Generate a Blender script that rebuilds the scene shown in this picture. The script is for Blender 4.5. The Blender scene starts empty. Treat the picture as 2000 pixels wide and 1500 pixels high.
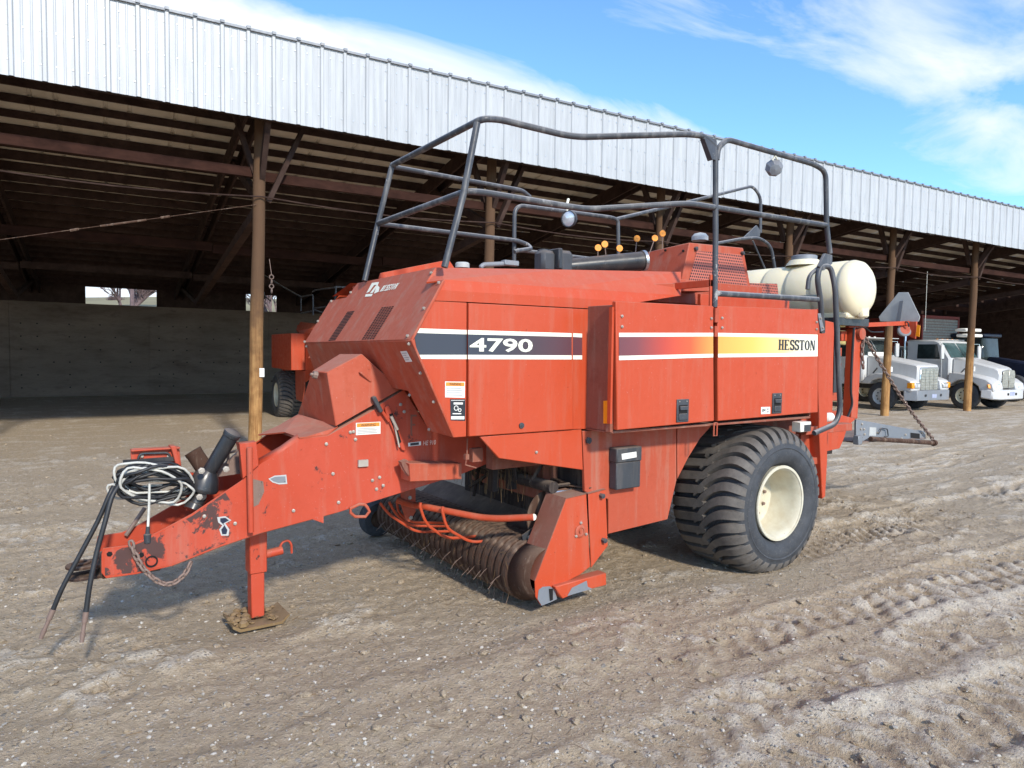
import bpy, bmesh, math, random
import numpy as np
from math import sin, cos, pi, radians, sqrt, atan2
from mathutils import Vector, Matrix
random.seed(7)
scene = bpy.context.scene
COL = scene.collection

# ---------------------------------------------------------------- camera
F = 1387.0; PITCH = radians(-2.76); ROLL = 0.012; AZ = radians(55.3); CAMH = 2.05
fw0 = Vector((cos(AZ), sin(AZ), 0))
fwd = Vector((fw0.x*cos(PITCH), fw0.y*cos(PITCH), sin(PITCH)))
r0 = fwd.cross(Vector((0, 0, 1))).normalized(); u0 = r0.cross(fwd)
CR = cos(ROLL)*r0+sin(ROLL)*u0; CU = cos(ROLL)*u0-sin(ROLL)*r0
CAM = Vector((0, 0, CAMH))
cd = bpy.data.cameras.new('camera'); cam = bpy.data.objects.new('camera', cd); COL.objects.link(cam)
cd.sensor_width = 36; cd.lens = F/2000*36; cd.clip_start = .05; cd.clip_end = 3000
cam.matrix_world = Matrix(((CR.x, CU.x, -fwd.x, CAM.x), (CR.y, CU.y, -fwd.y, CAM.y), (CR.z, CU.z, -fwd.z, CAM.z), (0, 0, 0, 1)))
scene.camera = cam
scene.render.resolution_x = 1024; scene.render.resolution_y = 768
scene.view_settings.view_transform = 'Standard'; scene.view_settings.look = 'None'
scene.view_settings.gamma = 1; scene.view_settings.use_curve_mapping = False
scene.view_settings.exposure = 0.42

# ---------------------------------------------------------------- sky and sun
SUN_EL = radians(32); SUNH = Vector((-0.12, -1, 0)).normalized()
to_sun = Vector((SUNH.x*cos(SUN_EL), SUNH.y*cos(SUN_EL), sin(SUN_EL)))
sd = bpy.data.lights.new('sun', 'SUN'); sd.energy = 3.15; sd.angle = radians(4.0); sd.color = (1, .93, .81)
sun = bpy.data.objects.new('sun', sd); COL.objects.link(sun)
sun.rotation_euler = to_sun.to_track_quat('Z', 'Y').to_euler(); sun.location = (0, -20, 30)
world = bpy.data.worlds.new('World'); scene.world = world; world.use_nodes = True
wn = world.node_tree; wn.nodes.clear()
def N(t, kind, **kw):
    n = t.nodes.new(kind)
    for k, v in kw.items():
        if k == 'inp':
            for a, b in v.items(): n.inputs[a].default_value = b
        else: setattr(n, k, v)
    return n
def math_(t, op, a, b=None, clamp=False):
    n = t.nodes.new('ShaderNodeMath'); n.operation = op; n.use_clamp = clamp
    for i, v in enumerate((a, b)):
        if v is None: continue
        if isinstance(v, (int, float)): n.inputs[i].default_value = v
        else: t.links.new(v, n.inputs[i])
    return n.outputs[0]
def ramp(t, fac, stops, interp='LINEAR'):
    n = t.nodes.new('ShaderNodeValToRGB'); cr = n.color_ramp; cr.interpolation = interp
    while len(cr.elements) < len(stops): cr.elements.new(.5)
    for e, (p, c) in zip(cr.elements, stops):
        e.position = p; e.color = c if len(c) == 4 else (*c, 1)
    t.links.new(fac, n.inputs[0]); return n.outputs[0]
def mixc(t, fac, a, b, mode='MIX'):
    n = t.nodes.new('ShaderNodeMix'); n.data_type = 'RGBA'; n.blend_type = mode
    for i, v in ((0, fac), (6, a), (7, b)):
        if isinstance(v, (int, float)): n.inputs[i].default_value = v
        elif isinstance(v, tuple): n.inputs[i].default_value = (*v, 1) if len(v) == 3 else v
        else: t.links.new(v, n.inputs[i])
    return n.outputs[2]
def g(v): return (v, v, v)
sky = N(wn, 'ShaderNodeTexSky', sky_type='NISHITA', sun_disc=False, sun_elevation=SUN_EL,
        sun_rotation=atan2(SUNH.x, SUNH.y), air_density=1.0, dust_density=.6, ozone_density=2.2, altitude=1300)
tc = N(wn, 'ShaderNodeTexCoord'); sx = N(wn, 'ShaderNodeSeparateXYZ'); wn.links.new(tc.outputs['Generated'], sx.inputs[0])
zz = math_(wn, 'ADD', math_(wn, 'MAXIMUM', sx.outputs[2], 0), .22)
cx = N(wn, 'ShaderNodeCombineXYZ'); wn.links.new(math_(wn, 'DIVIDE', sx.outputs[0], zz), cx.inputs[0]); wn.links.new(math_(wn, 'DIVIDE', sx.outputs[1], zz), cx.inputs[1])
mp = N(wn, 'ShaderNodeMapping'); mp.inputs['Rotation'].default_value = (0, 0, radians(-38)); mp.inputs['Scale'].default_value = (.8, 1.35, 1); mp.inputs['Location'].default_value = (5.3, 2.1, 0)
wn.links.new(cx.outputs[0], mp.inputs[0])
n1 = N(wn, 'ShaderNodeTexNoise', inp={'Scale': 2.1, 'Detail': 10, 'Roughness': .58, 'Distortion': .6}); wn.links.new(mp.outputs[0], n1.inputs[0])
n2 = N(wn, 'ShaderNodeTexNoise', inp={'Scale': .27, 'Detail': 2, 'Roughness': .5}); wn.links.new(mp.outputs[0], n2.inputs[0])
sp = N(wn, 'ShaderNodeSeparateXYZ'); wn.links.new(cx.outputs[0], sp.inputs[0])
yy_ = math_(wn, 'ADD', math_(wn, 'MULTIPLY', sp.outputs[0], .15), math_(wn, 'SUBTRACT', sp.outputs[1], 1.31))
street = math_(wn, 'ADD', ramp(wn, yy_, [(.07, g(0)), (.20, g(1))]), math_(wn, 'MULTIPLY', ramp(wn, math_(wn, 'MULTIPLY', yy_, -1), [(.06, g(0)), (.28, g(1))]), .45))
msum = math_(wn, 'ADD', math_(wn, 'MULTIPLY', math_(wn, 'SUBTRACT', n1.outputs[0], .5), 1.9), math_(wn, 'MULTIPLY', street, .75))
mask = ramp(wn, msum, [(.24, g(0)), (.46, g(.45)), (.82, g(.95))])
skyb = mixc(wn, 1.0, sky.outputs[0], (1.25, 1.68, 2.05), 'MULTIPLY')
cl = mixc(wn, mask, skyb, (6.6, 7.0, 7.6))
bg = N(wn, 'ShaderNodeBackground', inp={'Strength': .12}); wn.links.new(cl, bg.inputs[0])
wo = N(wn, 'ShaderNodeOutputWorld'); wn.links.new(bg.outputs[0], wo.inputs[0])

# ---------------------------------------------------------------- pixel -> point helpers (used to measure, planes are real planes)
def at(px, py, x=None, y=None, z=None, pl=None):
    d = fwd+CR*((px-1000)/F)-CU*((py-750)/F)
    if x is not None: t = (x-CAM.x)/d.x
    elif y is not None: t = (y-CAM.y)/d.y
    elif z is not None: t = (z-CAM.z)/d.z
    else:
        n, q = pl; t = n.dot(Vector(q)-CAM)/n.dot(d)
    return CAM+d*t
def PL(pts, **k): return [at(a, b, **k) for a, b in pts]
SA = radians(-5.1); dS = Vector((cos(SA), sin(SA), 0)); nS = Vector((-dS.y, dS.x, 0))
def SH(s, v, z): return dS*s+nS*v+Vector((0, 0, z))
def ats(px, py, v): return at(px, py, pl=(nS, nS*v))
def ats_s(px, py, s): return at(px, py, pl=(dS, dS*s))

# ---------------------------------------------------------------- materials
M = {}
def newmat(name):
    m = bpy.data.materials.new(name); m.use_nodes = True; t = m.node_tree
    b = t.nodes['Principled BSDF']; M[name] = m; return m, t, b
def objc(t, scale=(1, 1, 1), kind='Object'):
    tc = t.nodes.new('ShaderNodeTexCoord'); mp = t.nodes.new('ShaderNodeMapping'); mp.inputs['Scale'].default_value = scale
    t.links.new(tc.outputs[kind], mp.inputs[0]); return mp.outputs[0]
def noise(t, vec, scale, detail=4, rough=.55, dist=0):
    n = t.nodes.new('ShaderNodeTexNoise'); n.inputs['Scale'].default_value = scale; n.inputs['Detail'].default_value = detail
    n.inputs['Roughness'].default_value = rough; n.inputs['Distortion'].default_value = dist
    t.links.new(vec, n.inputs[0]); return n.outputs[0]
def bump(t, b, h, strength=.3, dist=.01):
    n = t.nodes.new('ShaderNodeBump'); n.inputs['Strength'].default_value = strength; n.inputs['Distance'].default_value = dist
    t.links.new(h, n.inputs['Height']); t.links.new(n.outputs[0], b.inputs['Normal'])
def paint(name, col, rough=.42, fade=.3, dust=.3, wear=.0, dustc=(.36, .27, .2), fadec=None, worn=(.03, .026, .024), metal=0., spec=.5, streak=.25):
    m, t, b = newmat(name); v = objc(t)
    fadec = fadec or tuple(min(1, c*1.15+.05) for c in col)
    n1 = noise(t, v, 1.1, 6, .6); c = mixc(t, ramp(t, n1, [(.35, g(0)), (.7, g(fade))]), col, fadec)
    n2 = noise(t, objc(t, (7, 7, .7)), 1.6, 6, .65)
    c = mixc(t, ramp(t, n2, [(.5, g(0)), (.72, g(streak))]), c, dustc)
    n4 = noise(t, v, 9, 7, .75)
    c = mixc(t, ramp(t, n4, [(.5, g(0)), (.75, g(streak*.8))]), c, tuple(x*.55 for x in col))
    n3 = noise(t, v, 55, 3, .6)
    c = mixc(t, ramp(t, n3, [(.66, g(0)), (.72, g(.45))]), c, tuple(min(1, x*.7+.16) for x in col))
    n6 = noise(t, v, 26, 4, .7); c = mixc(t, ramp(t, n6, [(.66, g(0)), (.72, g(.55))]), c, tuple(x*.35 for x in col))
    ge = t.nodes.new('ShaderNodeNewGeometry'); s = t.nodes.new('ShaderNodeSeparateXYZ'); t.links.new(ge.outputs['Normal'], s.inputs[0])
    up = math_(t, 'MULTIPLY', ramp(t, s.outputs[2], [(.35, g(0)), (.95, g(1))]), math_(t, 'ADD', noise(t, v, 6, 5, .7), .15))
    c = mixc(t, math_(t, 'MULTIPLY', up, dust*1.2, True), c, dustc)
    if wear > 0:
        w = noise(t, v, 4.5, 9, .7, .4)
        c = mixc(t, ramp(t, w, [(.66-wear*.16, g(0)), (.69-wear*.16, g(.9))]), c, worn)
    t.links.new(c, b.inputs['Base Color'])
    r = ramp(t, n4, [(.3, g(max(.05, rough-.1))), (.7, g(min(1, rough+.18)))]); t.links.new(r, b.inputs['Roughness'])
    b.inputs['Metallic'].default_value = metal; b.inputs['Specular IOR Level'].default_value = spec
    bump(t, b, noise(t, objc(t), 2.3, 3, .5), .22, .03)
    return m
def plain(name, col, rough=.5, metal=0, var=.25, scale=8, bmp=.15):
    m, t, b = newmat(name); v = objc(t); n1 = noise(t, v, scale, 6, .65)
    c = mixc(t, ramp(t, n1, [(.3, g(0)), (.7, g(1))]), tuple(x*(1-var) for x in col), tuple(min(1, x*(1+var)) for x in col))
    t.links.new(c, b.inputs['Base Color']); b.inputs['Roughness'].default_value = rough; b.inputs['Metallic'].default_value = metal
    if bmp: bump(t, b, noise(t, v, scale*6, 4), bmp, .004)
    return m
RED = (.49, .062, .019)
paint('red_paint', RED, fadec=(.52, .095, .045), rough=.45, streak=.17, fade=.36, spec=.35)
paint('red_faded', (.41, .066, .028), fadec=(.45, .105, .055), rough=.6, dust=.5, fade=.6, spec=.35, streak=.35)
paint('red_tongue', (.46, .056, .021), rough=.5, wear=.24, spec=.35, dust=.35)
paint('red_worn', (.45, .056, .022), rough=.5, wear=1.0, dust=.35)
paint('red_dirty', (.27, .066, .036), fadec=(.24, .12, .08), rough=.75, fade=.7, dust=.6, streak=.5)
paint('rust_brown', (.065, .034, .023), fadec=(.13, .07, .045), rough=.85, spec=.2, fade=.7, wear=.5, streak=.6, worn=(.05, .035, .03))
paint('rust_steel', (.2, .13, .10), fadec=(.3, .22, .19), rough=.65, fade=.8, wear=.3, metal=.3)
paint('rail_black', (.035, .037, .042), fadec=(.09, .09, .10), rough=.42, fade=.7, dust=.8, dustc=(.5, .47, .43), wear=.12, worn=(.35, .33, .31), streak=.3)
paint('black_paint', (.02, .021, .024), rough=.3, fade=.3, dust=.3, streak=.12)
paint('black_plastic', (.035, .038, .043), fadec=(.07, .075, .085), rough=.55, fade=.6, dust=.5, streak=.15)
paint('shaded_inside', (.022, .013, .01), rough=.9, fade=.5, dust=.5)  # near-black colour stands in for the shade inside the machine
paint('truck_white', (.60, .60, .59), fadec=(.50, .49, .46), rough=.35, fade=.5, dust=.15, streak=.12)
paint('grey_steel', (.2, .215, .235), fadec=(.3, .31, .33), rough=.5, fade=.6, wear=.15, worn=(.14, .08, .05), metal=.2)
paint('mud_foot', (.16, .095, .04), fadec=(.26, .17, .075), rough=.95, fade=.9, wear=.3, worn=(.14, .07, .03))
plain('bolt_steel', (.42, .37, .31), .5, .3)
plain('bright_steel', (.55, .56, .57), .3, .9, .15)
plain('rubber_black', (.02, .02, .021), .6, 0, .3)
plain('hose_black', (.018, .018, .02), .5, 0, .4)
plain('cable_white', (.55, .53, .47), .55, 0, .3)
plain('amber', (.9, .32, .01), .35, 0, .1)
plain('orange_plastic', (.95, .30, .005), .4, 0, .12)
plain('decal_white', (.78, .75, .68), .5, 0, .06)
plain('decal_cream', (.86, .83, .68), .45, 0, .04, bmp=0)
plain('decal_black', (.025, .027, .032), .5, 0, .2, bmp=0)
plain('decal_orange', (.75, .27, .03), .5, 0, .1, bmp=0)
plain('decal_grey', (.45, .45, .43), .5, 0, .1, bmp=0)
plain('hole_black', (.006, .005, .005), .9, 0, .1, bmp=0)
plain('chalk_mark', (.75, .55, .48), .8, 0, .1, bmp=0)
plain('chrome', (.62, .62, .6), .18, .95, .1)
plain('grille_metal', (.42, .40, .34), .35, .5, .25)
plain('lamp_glass', (.7, .72, .74), .12, .4, .2)
plain('glass_dark', (.025, .035, .035), .08, 0, .6, 2, 0)
plain('dash_glass', (.06, .10, .10), .08, 0, .6, 2, 0)
plain('blue_paint', (.012, .018, .042), .4)
plain('yellow_paint', (.5, .38, .12), .5)
plain('container_grey', (.33, .31, .27), .7, 0, .25)
plain('container_red', (.22, .03, .02), .6, 0, .25)
plain('wheel_cream', (.60, .55, .40), .5, 0, .15, 3)
plain('plate_blue', (.35, .38, .5), .5)
# tank
m, t, b = newmat('tank_poly'); v = objc(t); n1 = noise(t, v, 2.2, 5)
t.links.new(mixc(t, n1, (.74, .63, .41), (.79, .71, .52)), b.inputs['Base Color']); b.inputs['Roughness'].default_value = .45
b.inputs['Subsurface Weight'].default_value = .25; b.inputs['Subsurface Radius'].default_value = (.12, .09, .04); bump(t, b, noise(t, v, 5, 3), .15, .02)
# rim paint
m, t, b = newmat('rim_cream'); v = objc(t); n1 = noise(t, v, 5, 7, .7)
c = mixc(t, ramp(t, n1, [(.4, g(0)), (.75, g(.7))]), (.64, .60, .47), (.46, .37, .23))
c = mixc(t, ramp(t, noise(t, v, 13, 8, .75), [(.66, g(0)), (.7, g(.8))]), c, (.22, .10, .04))
t.links.new(c, b.inputs['Base Color']); b.inputs['Roughness'].default_value = .5
# tyre
def tyre_mat(name, lo, hi):
    m, t, b = newmat(name); v = objc(t); n1 = noise(t, v, 7, 8, .72)
    c = mixc(t, ramp(t, n1, [(.35, g(0)), (.7, g(1))]), lo, hi)
    c = mixc(t, ramp(t, noise(t, v, 60, 3, .6), [(.60, g(0)), (.72, g(.55))]), c, (.16, .145, .12))
    t.links.new(c, b.inputs['Base Color']); b.inputs['Roughness'].default_value = .72
    bump(t, b, noise(t, v, 90, 3), .25, .003)
tyre_mat('tyre_wall', (.030, .032, .036), (.062, .065, .072))
tyre_mat('tyre_tread', (.08, .07, .062), (.16, .14, .12))
tyre_mat('tyre_groove', (.012, .012, .013), (.03, .027, .025))
# perforated mesh
m, t, b = newmat('red_perforated')
vc = objc(t, (36, 1, 36)); s = t.nodes.new('ShaderNodeSeparateXYZ'); t.links.new(vc, s.inputs[0])
row = math_(t, 'FLOOR', s.outputs[2]); off = math_(t, 'MULTIPLY', math_(t, 'MODULO', row, 2), .5)
fx = math_(t, 'SUBTRACT', math_(t, 'FRACT', math_(t, 'ADD', s.outputs[0], off)), .5); fz = math_(t, 'SUBTRACT', math_(t, 'FRACT', s.outputs[2]), .5)
d2 = math_(t, 'ADD', math_(t, 'POWER', math_(t, 'ABSOLUTE', fx), 2), math_(t, 'POWER', math_(t, 'ABSOLUTE', fz), 2))
hole = math_(t, 'LESS_THAN', d2, .115)
c = mixc(t, noise(t, objc(t), 3, 5), (.45, .11, .065), (.54, .14, .09)); c = mixc(t, hole, c, (.03, .015, .012))
t.links.new(c, b.inputs['Base Color']); b.inputs['Roughness'].default_value = .55
# gradient decal (print: navy - purple - red - orange - yellow - cream along the machine)
XR = 4.5
m, t, b = newmat('stripe_gradient')
s = t.nodes.new('ShaderNodeSeparateXYZ'); t.links.new(objc(t), s.inputs[0])
u = math_(t, 'DIVIDE', math_(t, 'SUBTRACT', s.outputs[0], 2.1-XR), 4.3)
st = [(2.1, (.045, .05, .065)), (2.75, (.045, .05, .065)), (3.1, (.065, .045, .055)), (3.56, (.12, .045, .055)), (3.9, (.21, .055, .06)), (4.2, (.5, .06, .035)), (4.5, (.72, .10, .03)), (4.85, (.85, .36, .07)), (5.3, (.9, .5, .10)), (5.75, (.9, .62, .25)), (6.05, (.86, .80, .60)), (6.35, (.86, .83, .68))]
n = t.nodes.new('ShaderNodeValToRGB'); cr = n.color_ramp
while len(cr.elements) < len(st): cr.elements.new(.5)
for e, (p, c) in zip(cr.elements, st): e.position = (p-2.1)/4.3; e.color = (*c, 1)
t.links.new(u, n.inputs[0]); t.links.new(n.outputs[0], b.inputs['Base Color']); b.inputs['Roughness'].default_value = .42
# galvanised white fascia
m, t, b = newmat('white_metal'); v = objc(t); n1 = noise(t, objc(t, (4, 4, .35)), 3, 5)
c = mixc(t, ramp(t, n1, [(.35, g(0)), (.7, g(1))]), (.40, .41, .415), (.49, .50, .505)); t.links.new(c, b.inputs['Base Color'])
b.inputs['Roughness'].default_value = .42; b.inputs['Metallic'].default_value = .0; bump(t, b, noise(t, v, 2.5, 3), .1, .02)
m, t, b = newmat('roof_metal'); v = objc(t); n1 = noise(t, v, 1.4, 6, .7)
c = mixc(t, ramp(t, n1, [(.3, g(0)), (.7, g(1))]), (.44, .38, .30), (.62, .55, .45)); t.links.new(c, b.inputs['Base Color']); b.inputs['Roughness'].default_value = .6
# wood
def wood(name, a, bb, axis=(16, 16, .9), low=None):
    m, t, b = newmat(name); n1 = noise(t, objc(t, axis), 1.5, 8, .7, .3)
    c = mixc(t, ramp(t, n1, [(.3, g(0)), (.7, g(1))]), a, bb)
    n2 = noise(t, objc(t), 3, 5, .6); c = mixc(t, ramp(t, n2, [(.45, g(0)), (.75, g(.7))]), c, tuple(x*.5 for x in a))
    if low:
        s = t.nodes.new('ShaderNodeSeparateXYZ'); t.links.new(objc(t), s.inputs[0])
        f = ramp(t, math_(t, 'ADD', math_(t, 'DIVIDE', s.outputs[2], 5), math_(t, 'MULTIPLY', n2, .25)), [(.3, g(0)), (.52, g(.35)), (.75, g(.95))]); c = mixc(t, f, c, low)  # colour darkens towards the post top, painting in the shade under the roof
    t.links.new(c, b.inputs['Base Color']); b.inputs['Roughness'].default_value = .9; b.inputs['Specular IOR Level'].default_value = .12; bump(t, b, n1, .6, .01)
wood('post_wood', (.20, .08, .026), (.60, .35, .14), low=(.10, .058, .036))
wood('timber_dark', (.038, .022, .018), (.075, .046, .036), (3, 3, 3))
wood('timber_red', (.028, .012, .009), (.055, .024, .017), (1.2, 6, 6))
# concrete
m, t, b = newmat('old_concrete'); v = objc(t, (.35, .35, 1.5)); n1 = noise(t, v, 1.5, 10, .78); n2 = noise(t, objc(t, (1, 1, .5)), .5, 5)
c = mixc(t, ramp(t, n1, [(.3, g(0)), (.7, g(1))]), (.07, .042, .028), (.27, .19, .14)); c = mixc(t, ramp(t, n2, [(.35, g(0)), (.65, g(.4))]), c, (.18, .135, .10))
c = mixc(t, ramp(t, noise(t, v, 3, 8, .8), [(.55, g(0)), (.66, g(.8))]), c, (.09, .06, .045))
t.links.new(c, b.inputs['Base Color']); b.inputs['Roughness'].default_value = .9; bump(t, b, noise(t, objc(t), 9, 8, .7), .5, .02)
# ground
m, t, b = newmat('mud_gravel'); v = objc(t)
va = objc(t, (.5, 1.25, 1))
at_ = t.nodes.new('ShaderNodeAttribute'); at_.attribute_name = 'dry'
n1 = noise(t, va, 2.2, 9, .72, .3); n2 = noise(t, v, 14, 8, .75); n3 = noise(t, v, 70, 4, .7)
n5 = noise(t, v, 32, 5, .75)
fac = math_(t, 'ADD', math_(t, 'MULTIPLY', at_.outputs['Fac'], .38), math_(t, 'ADD', math_(t, 'MULTIPLY', n1, .62), math_(t, 'ADD', math_(t, 'MULTIPLY', n2, .34), math_(t, 'MULTIPLY', n5, .30))))
mud = mixc(t, ramp(t, n2, [(.3, g(0)), (.7, g(1))]), (.39, .30, .195), (.58, .46, .325))
grv = mixc(t, ramp(t, n3, [(.3, g(0)), (.7, g(1))]), (.53, .455, .35), (.78, .685, .56))
c = mixc(t, ramp(t, fac, [(.72, g(0)), (.79, g(.65)), (.90, g(.95))]), mud, grv)
vo = t.nodes.new('ShaderNodeTexVoronoi'); vo.inputs['Scale'].default_value = 46; t.links.new(v, vo.inputs[0])
vr = t.nodes.new('ShaderNodeTexVoronoi'); vr.inputs['Scale'].default_value = 19; t.links.new(v, vr.inputs[0])
sc = t.nodes.new('ShaderNodeSeparateColor'); t.links.new(vo.outputs['Color'], sc.inputs[0])
sel = math_(t, 'MULTIPLY', ramp(t, sc.outputs[0], [(.58, g(0)), (.62, g(1))]), ramp(t, vo.outputs['Distance'], [(.28, g(1)), (.42, g(0))]))
peb = mixc(t, sc.outputs[1], (.20, .175, .15), (.66, .59, .51))
c = mixc(t, math_(t, 'MULTIPLY', sel, math_(t, 'ADD', .35, math_(t, 'MULTIPLY', n1, .8))), c, peb)
sc2 = t.nodes.new('ShaderNodeSeparateColor'); t.links.new(vr.outputs['Color'], sc2.inputs[0])
sel2 = math_(t, 'MULTIPLY', ramp(t, sc2.outputs[0], [(.86, g(0)), (.88, g(1))]), ramp(t, vr.outputs['Distance'], [(.22, g(1)), (.33, g(0))]))
c = mixc(t, math_(t, 'MULTIPLY', sel2, .8), c, mixc(t, sc2.outputs[1], (.20, .185, .165), (.50, .45, .39)))
t.links.new(c, b.inputs['Base Color'])
t.links.new(ramp(t, fac, [(.5, g(.6)), (.85, g(.95))]), b.inputs['Roughness']); b.inputs['Specular IOR Level'].default_value = .25
hh = math_(t, 'ADD', math_(t, 'MULTIPLY', n2, 1.3), math_(t, 'ADD', math_(t, 'MULTIPLY', n3, .45), math_(t, 'MULTIPLY', math_(t, 'ADD', sel, sel2), .22)))
hh = math_(t, 'ADD', hh, math_(t, 'MULTIPLY', n5, .8))
bump(t, b, hh, .9, .035)
plain('stone_grey', (.42, .385, .33), .85, 0, .45, 3)
plain('hill_grass', (.27, .23, .12), .95, 0, .3, .05, 0)
plain('bark_grey', (.17, .12, .12), .9, 0, .3)

# ---------------------------------------------------------------- mesh builder
class MB:
    def __init__(s): s.v = []; s.f = []
    def add(s, vs, fs):
        k = len(s.v); s.v += [tuple(p) for p in vs]; s.f += [tuple(i+k for i in f) for f in fs]; return s
    def box(s, c, d, rz=0, ax=None):
        hx, hy, hz = d[0]/2, d[1]/2, d[2]/2; c = Vector(c)
        X, Y, Z = ax if ax else (Vector((cos(rz), sin(rz), 0)), Vector((-sin(rz), cos(rz), 0)), Vector((0, 0, 1)))
        vs = [c+X*(a*hx)+Y*(b*hy)+Z*(e*hz) for e in (-1, 1) for b in (-1, 1) for a in (-1, 1)]
        return s.add(vs, [(0, 2, 3, 1), (4, 5, 7, 6), (0, 1, 5, 4), (2, 6, 7, 3), (0, 4, 6, 2), (1, 3, 7, 5)])
    def mm(s, a, b):
        return s.box([(a[i]+b[i])/2 for i in range(3)], [abs(a[i]-b[i]) for i in range(3)])
    def prism(s, pts, vec):
        n = len(pts); vec = Vector(vec); pts = [Vector(p) for p in pts]
        vs = pts+[p+vec for p in pts]
        return s.add(vs, [tuple(range(n)), tuple(range(2*n-1, n-1, -1))]+[(i, (i+1) % n, n+(i+1) % n, n+i) for i in range(n)])
    def face(s, pts): return s.add(pts, [tuple(range(len(pts)))])
    def beam(s, a, b, w, h, up=Vector((0, 0, 1))):
        a = Vector(a); b = Vector(b); X = (b-a).normalized(); Y = up.cross(X)
        if Y.length < 1e-3: Y = Vector((0, 1, 0)).cross(X)
        Y.normalize(); Z = X.cross(Y)
        return s.box((a+b)/2, ((b-a).length, w, h), ax=(X, Y, Z))
    def tube(s, pts, r, seg=8, cap=True, bend=0, nb=4):
        pts = [Vector(p) for p in pts]
        if bend:
            out = [pts[0]]
            for i in range(1, len(pts)-1):
                a, b, c = pts[i-1], pts[i], pts[i+1]; d1 = (a-b); d2 = (c-b); l = min(bend, d1.length*.45, d2.length*.45)
                p0 = b+d1.normalized()*l; p2 = b+d2.normalized()*l
                for j in range(nb+1):
                    q = j/nb; out.append(p0*(1-q)**2+b*2*q*(1-q)+p2*q*q)
            pts = out+[pts[-1]]
        n = len(pts); rs = r if isinstance(r, (list, tuple)) else [r]*n
        vs = []; prev = None
        for i, p in enumerate(pts):
            tdir = (pts[min(i+1, n-1)]-pts[max(i-1, 0)])
            if tdir.length < 1e-9: tdir = Vector((0, 0, 1))
            tdir.normalize()
            if prev is None:
                u = tdir.orthogonal().normalized()
            else:
                u = prev-tdir*prev.dot(tdir)
                u = u.normalized() if u.length > 1e-6 else tdir.orthogonal().normalized()
            prev = u; w = tdir.cross(u)
            for k in range(seg):
                an = 2*pi*k/seg; vs.append(p+(u*cos(an)+w*sin(an))*rs[i])
        fs = [(i*seg+k, i*seg+(k+1) % seg, (i+1)*seg+(k+1) % seg, (i+1)*seg+k) for i in range(n-1) for k in range(seg)]
        if cap: fs += [tuple(range(seg-1, -1, -1)), tuple((n-1)*seg+k for k in range(seg))]
        return s.add(vs, fs)
    def lathe(s, prof, c, axis, seg=32, closed=False, a0=0, a1=2*pi):
        c = Vector(c); A = Vector(axis).normalized(); u = A.orthogonal().normalized(); w = A.cross(u); vs = []
        full = abs(a1-a0-2*pi) < 1e-6; ns = seg if full else seg+1
        for k in range(ns):
            an = a0+(a1-a0)*k/seg
            for (h, r) in prof: vs.append(c+A*h+(u*cos(an)+w*sin(an))*r)
        m = len(prof); fs = []
        for k in range(seg):
            k2 = (k+1) % ns
            for j in range(m-1 if not closed else m):
                j2 = (j+1) % m; fs.append((k*m+j, k*m+j2, k2*m+j2, k2*m+j))
        return s.add(vs, fs)
    def build(s, name, mat, parent=None, bevel=0, smooth=True, ang=38, local=False, kind=None, label=None, fixn=True):
        me = bpy.data.meshes.new(name)
        o = bpy.data.objects.new(name, me); COL.objects.link(o)
        off = Vector((0, 0, 0))
        if parent is not None:
            o.parent = parent
            if not local: off = root_of(parent)
        vs = [(p[0]-off[0], p[1]-off[1], p[2]-off[2]) for p in s.v] if off.length > 0 else s.v
        me.from_pydata(vs, [], s.f)
        if fixn:
            bm = bmesh.new(); bm.from_mesh(me)
            bmesh.ops.recalc_face_normals(bm, faces=bm.faces); bm.to_mesh(me); bm.free()
        mats = mat if isinstance(mat, list) else [mat]
        for q in mats: me.materials.append(M[q])
        if smooth:
            me.polygons.foreach_set('use_smooth', [True]*len(me.polygons)); me.set_sharp_from_angle(angle=radians(ang))
        me.update()
        if bevel:
            md = o.modifiers.new('edge', 'BEVEL'); md.width = bevel; md.segments = 1; md.limit_method = 'ANGLE'; md.angle_limit = radians(40); md.use_clamp_overlap = True
        if kind: o['kind'] = kind
        if label: o['label'] = label
        return o
def root_of(p):
    while p.parent is not None: p = p.parent
    return Vector(p.location)
def tag(o, label, cat, group=None):
    o['label'] = label; o['category'] = cat
    if group: o['group'] = group
    return o
def thing(name, label, cat, loc=(0, 0, 0), rz=0, group=None):
    o = bpy.data.objects.new(name, None); COL.objects.link(o); o.location = loc; o.rotation_euler = (0, 0, rz); o.empty_display_size = .3
    return tag(o, label, cat, group)
def copy_tree(o, parent=None):
    c = o.copy(); COL.objects.link(c); c.parent = parent
    for ch in [q for q in KIDS.get(o.name, [])]: copy_tree(ch, c)
    return c
KIDS = {}
def index_kids():
    KIDS.clear()
    for q in bpy.data.objects:
        if q.parent: KIDS.setdefault(q.parent.name, []).append(q)
def share(src, name, parent, loc, rot=None):
    o = bpy.data.objects.new(name, src); COL.objects.link(o); o.parent = parent; o.location = loc
    if rot is not None: o.rotation_euler = rot
    return o
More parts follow.
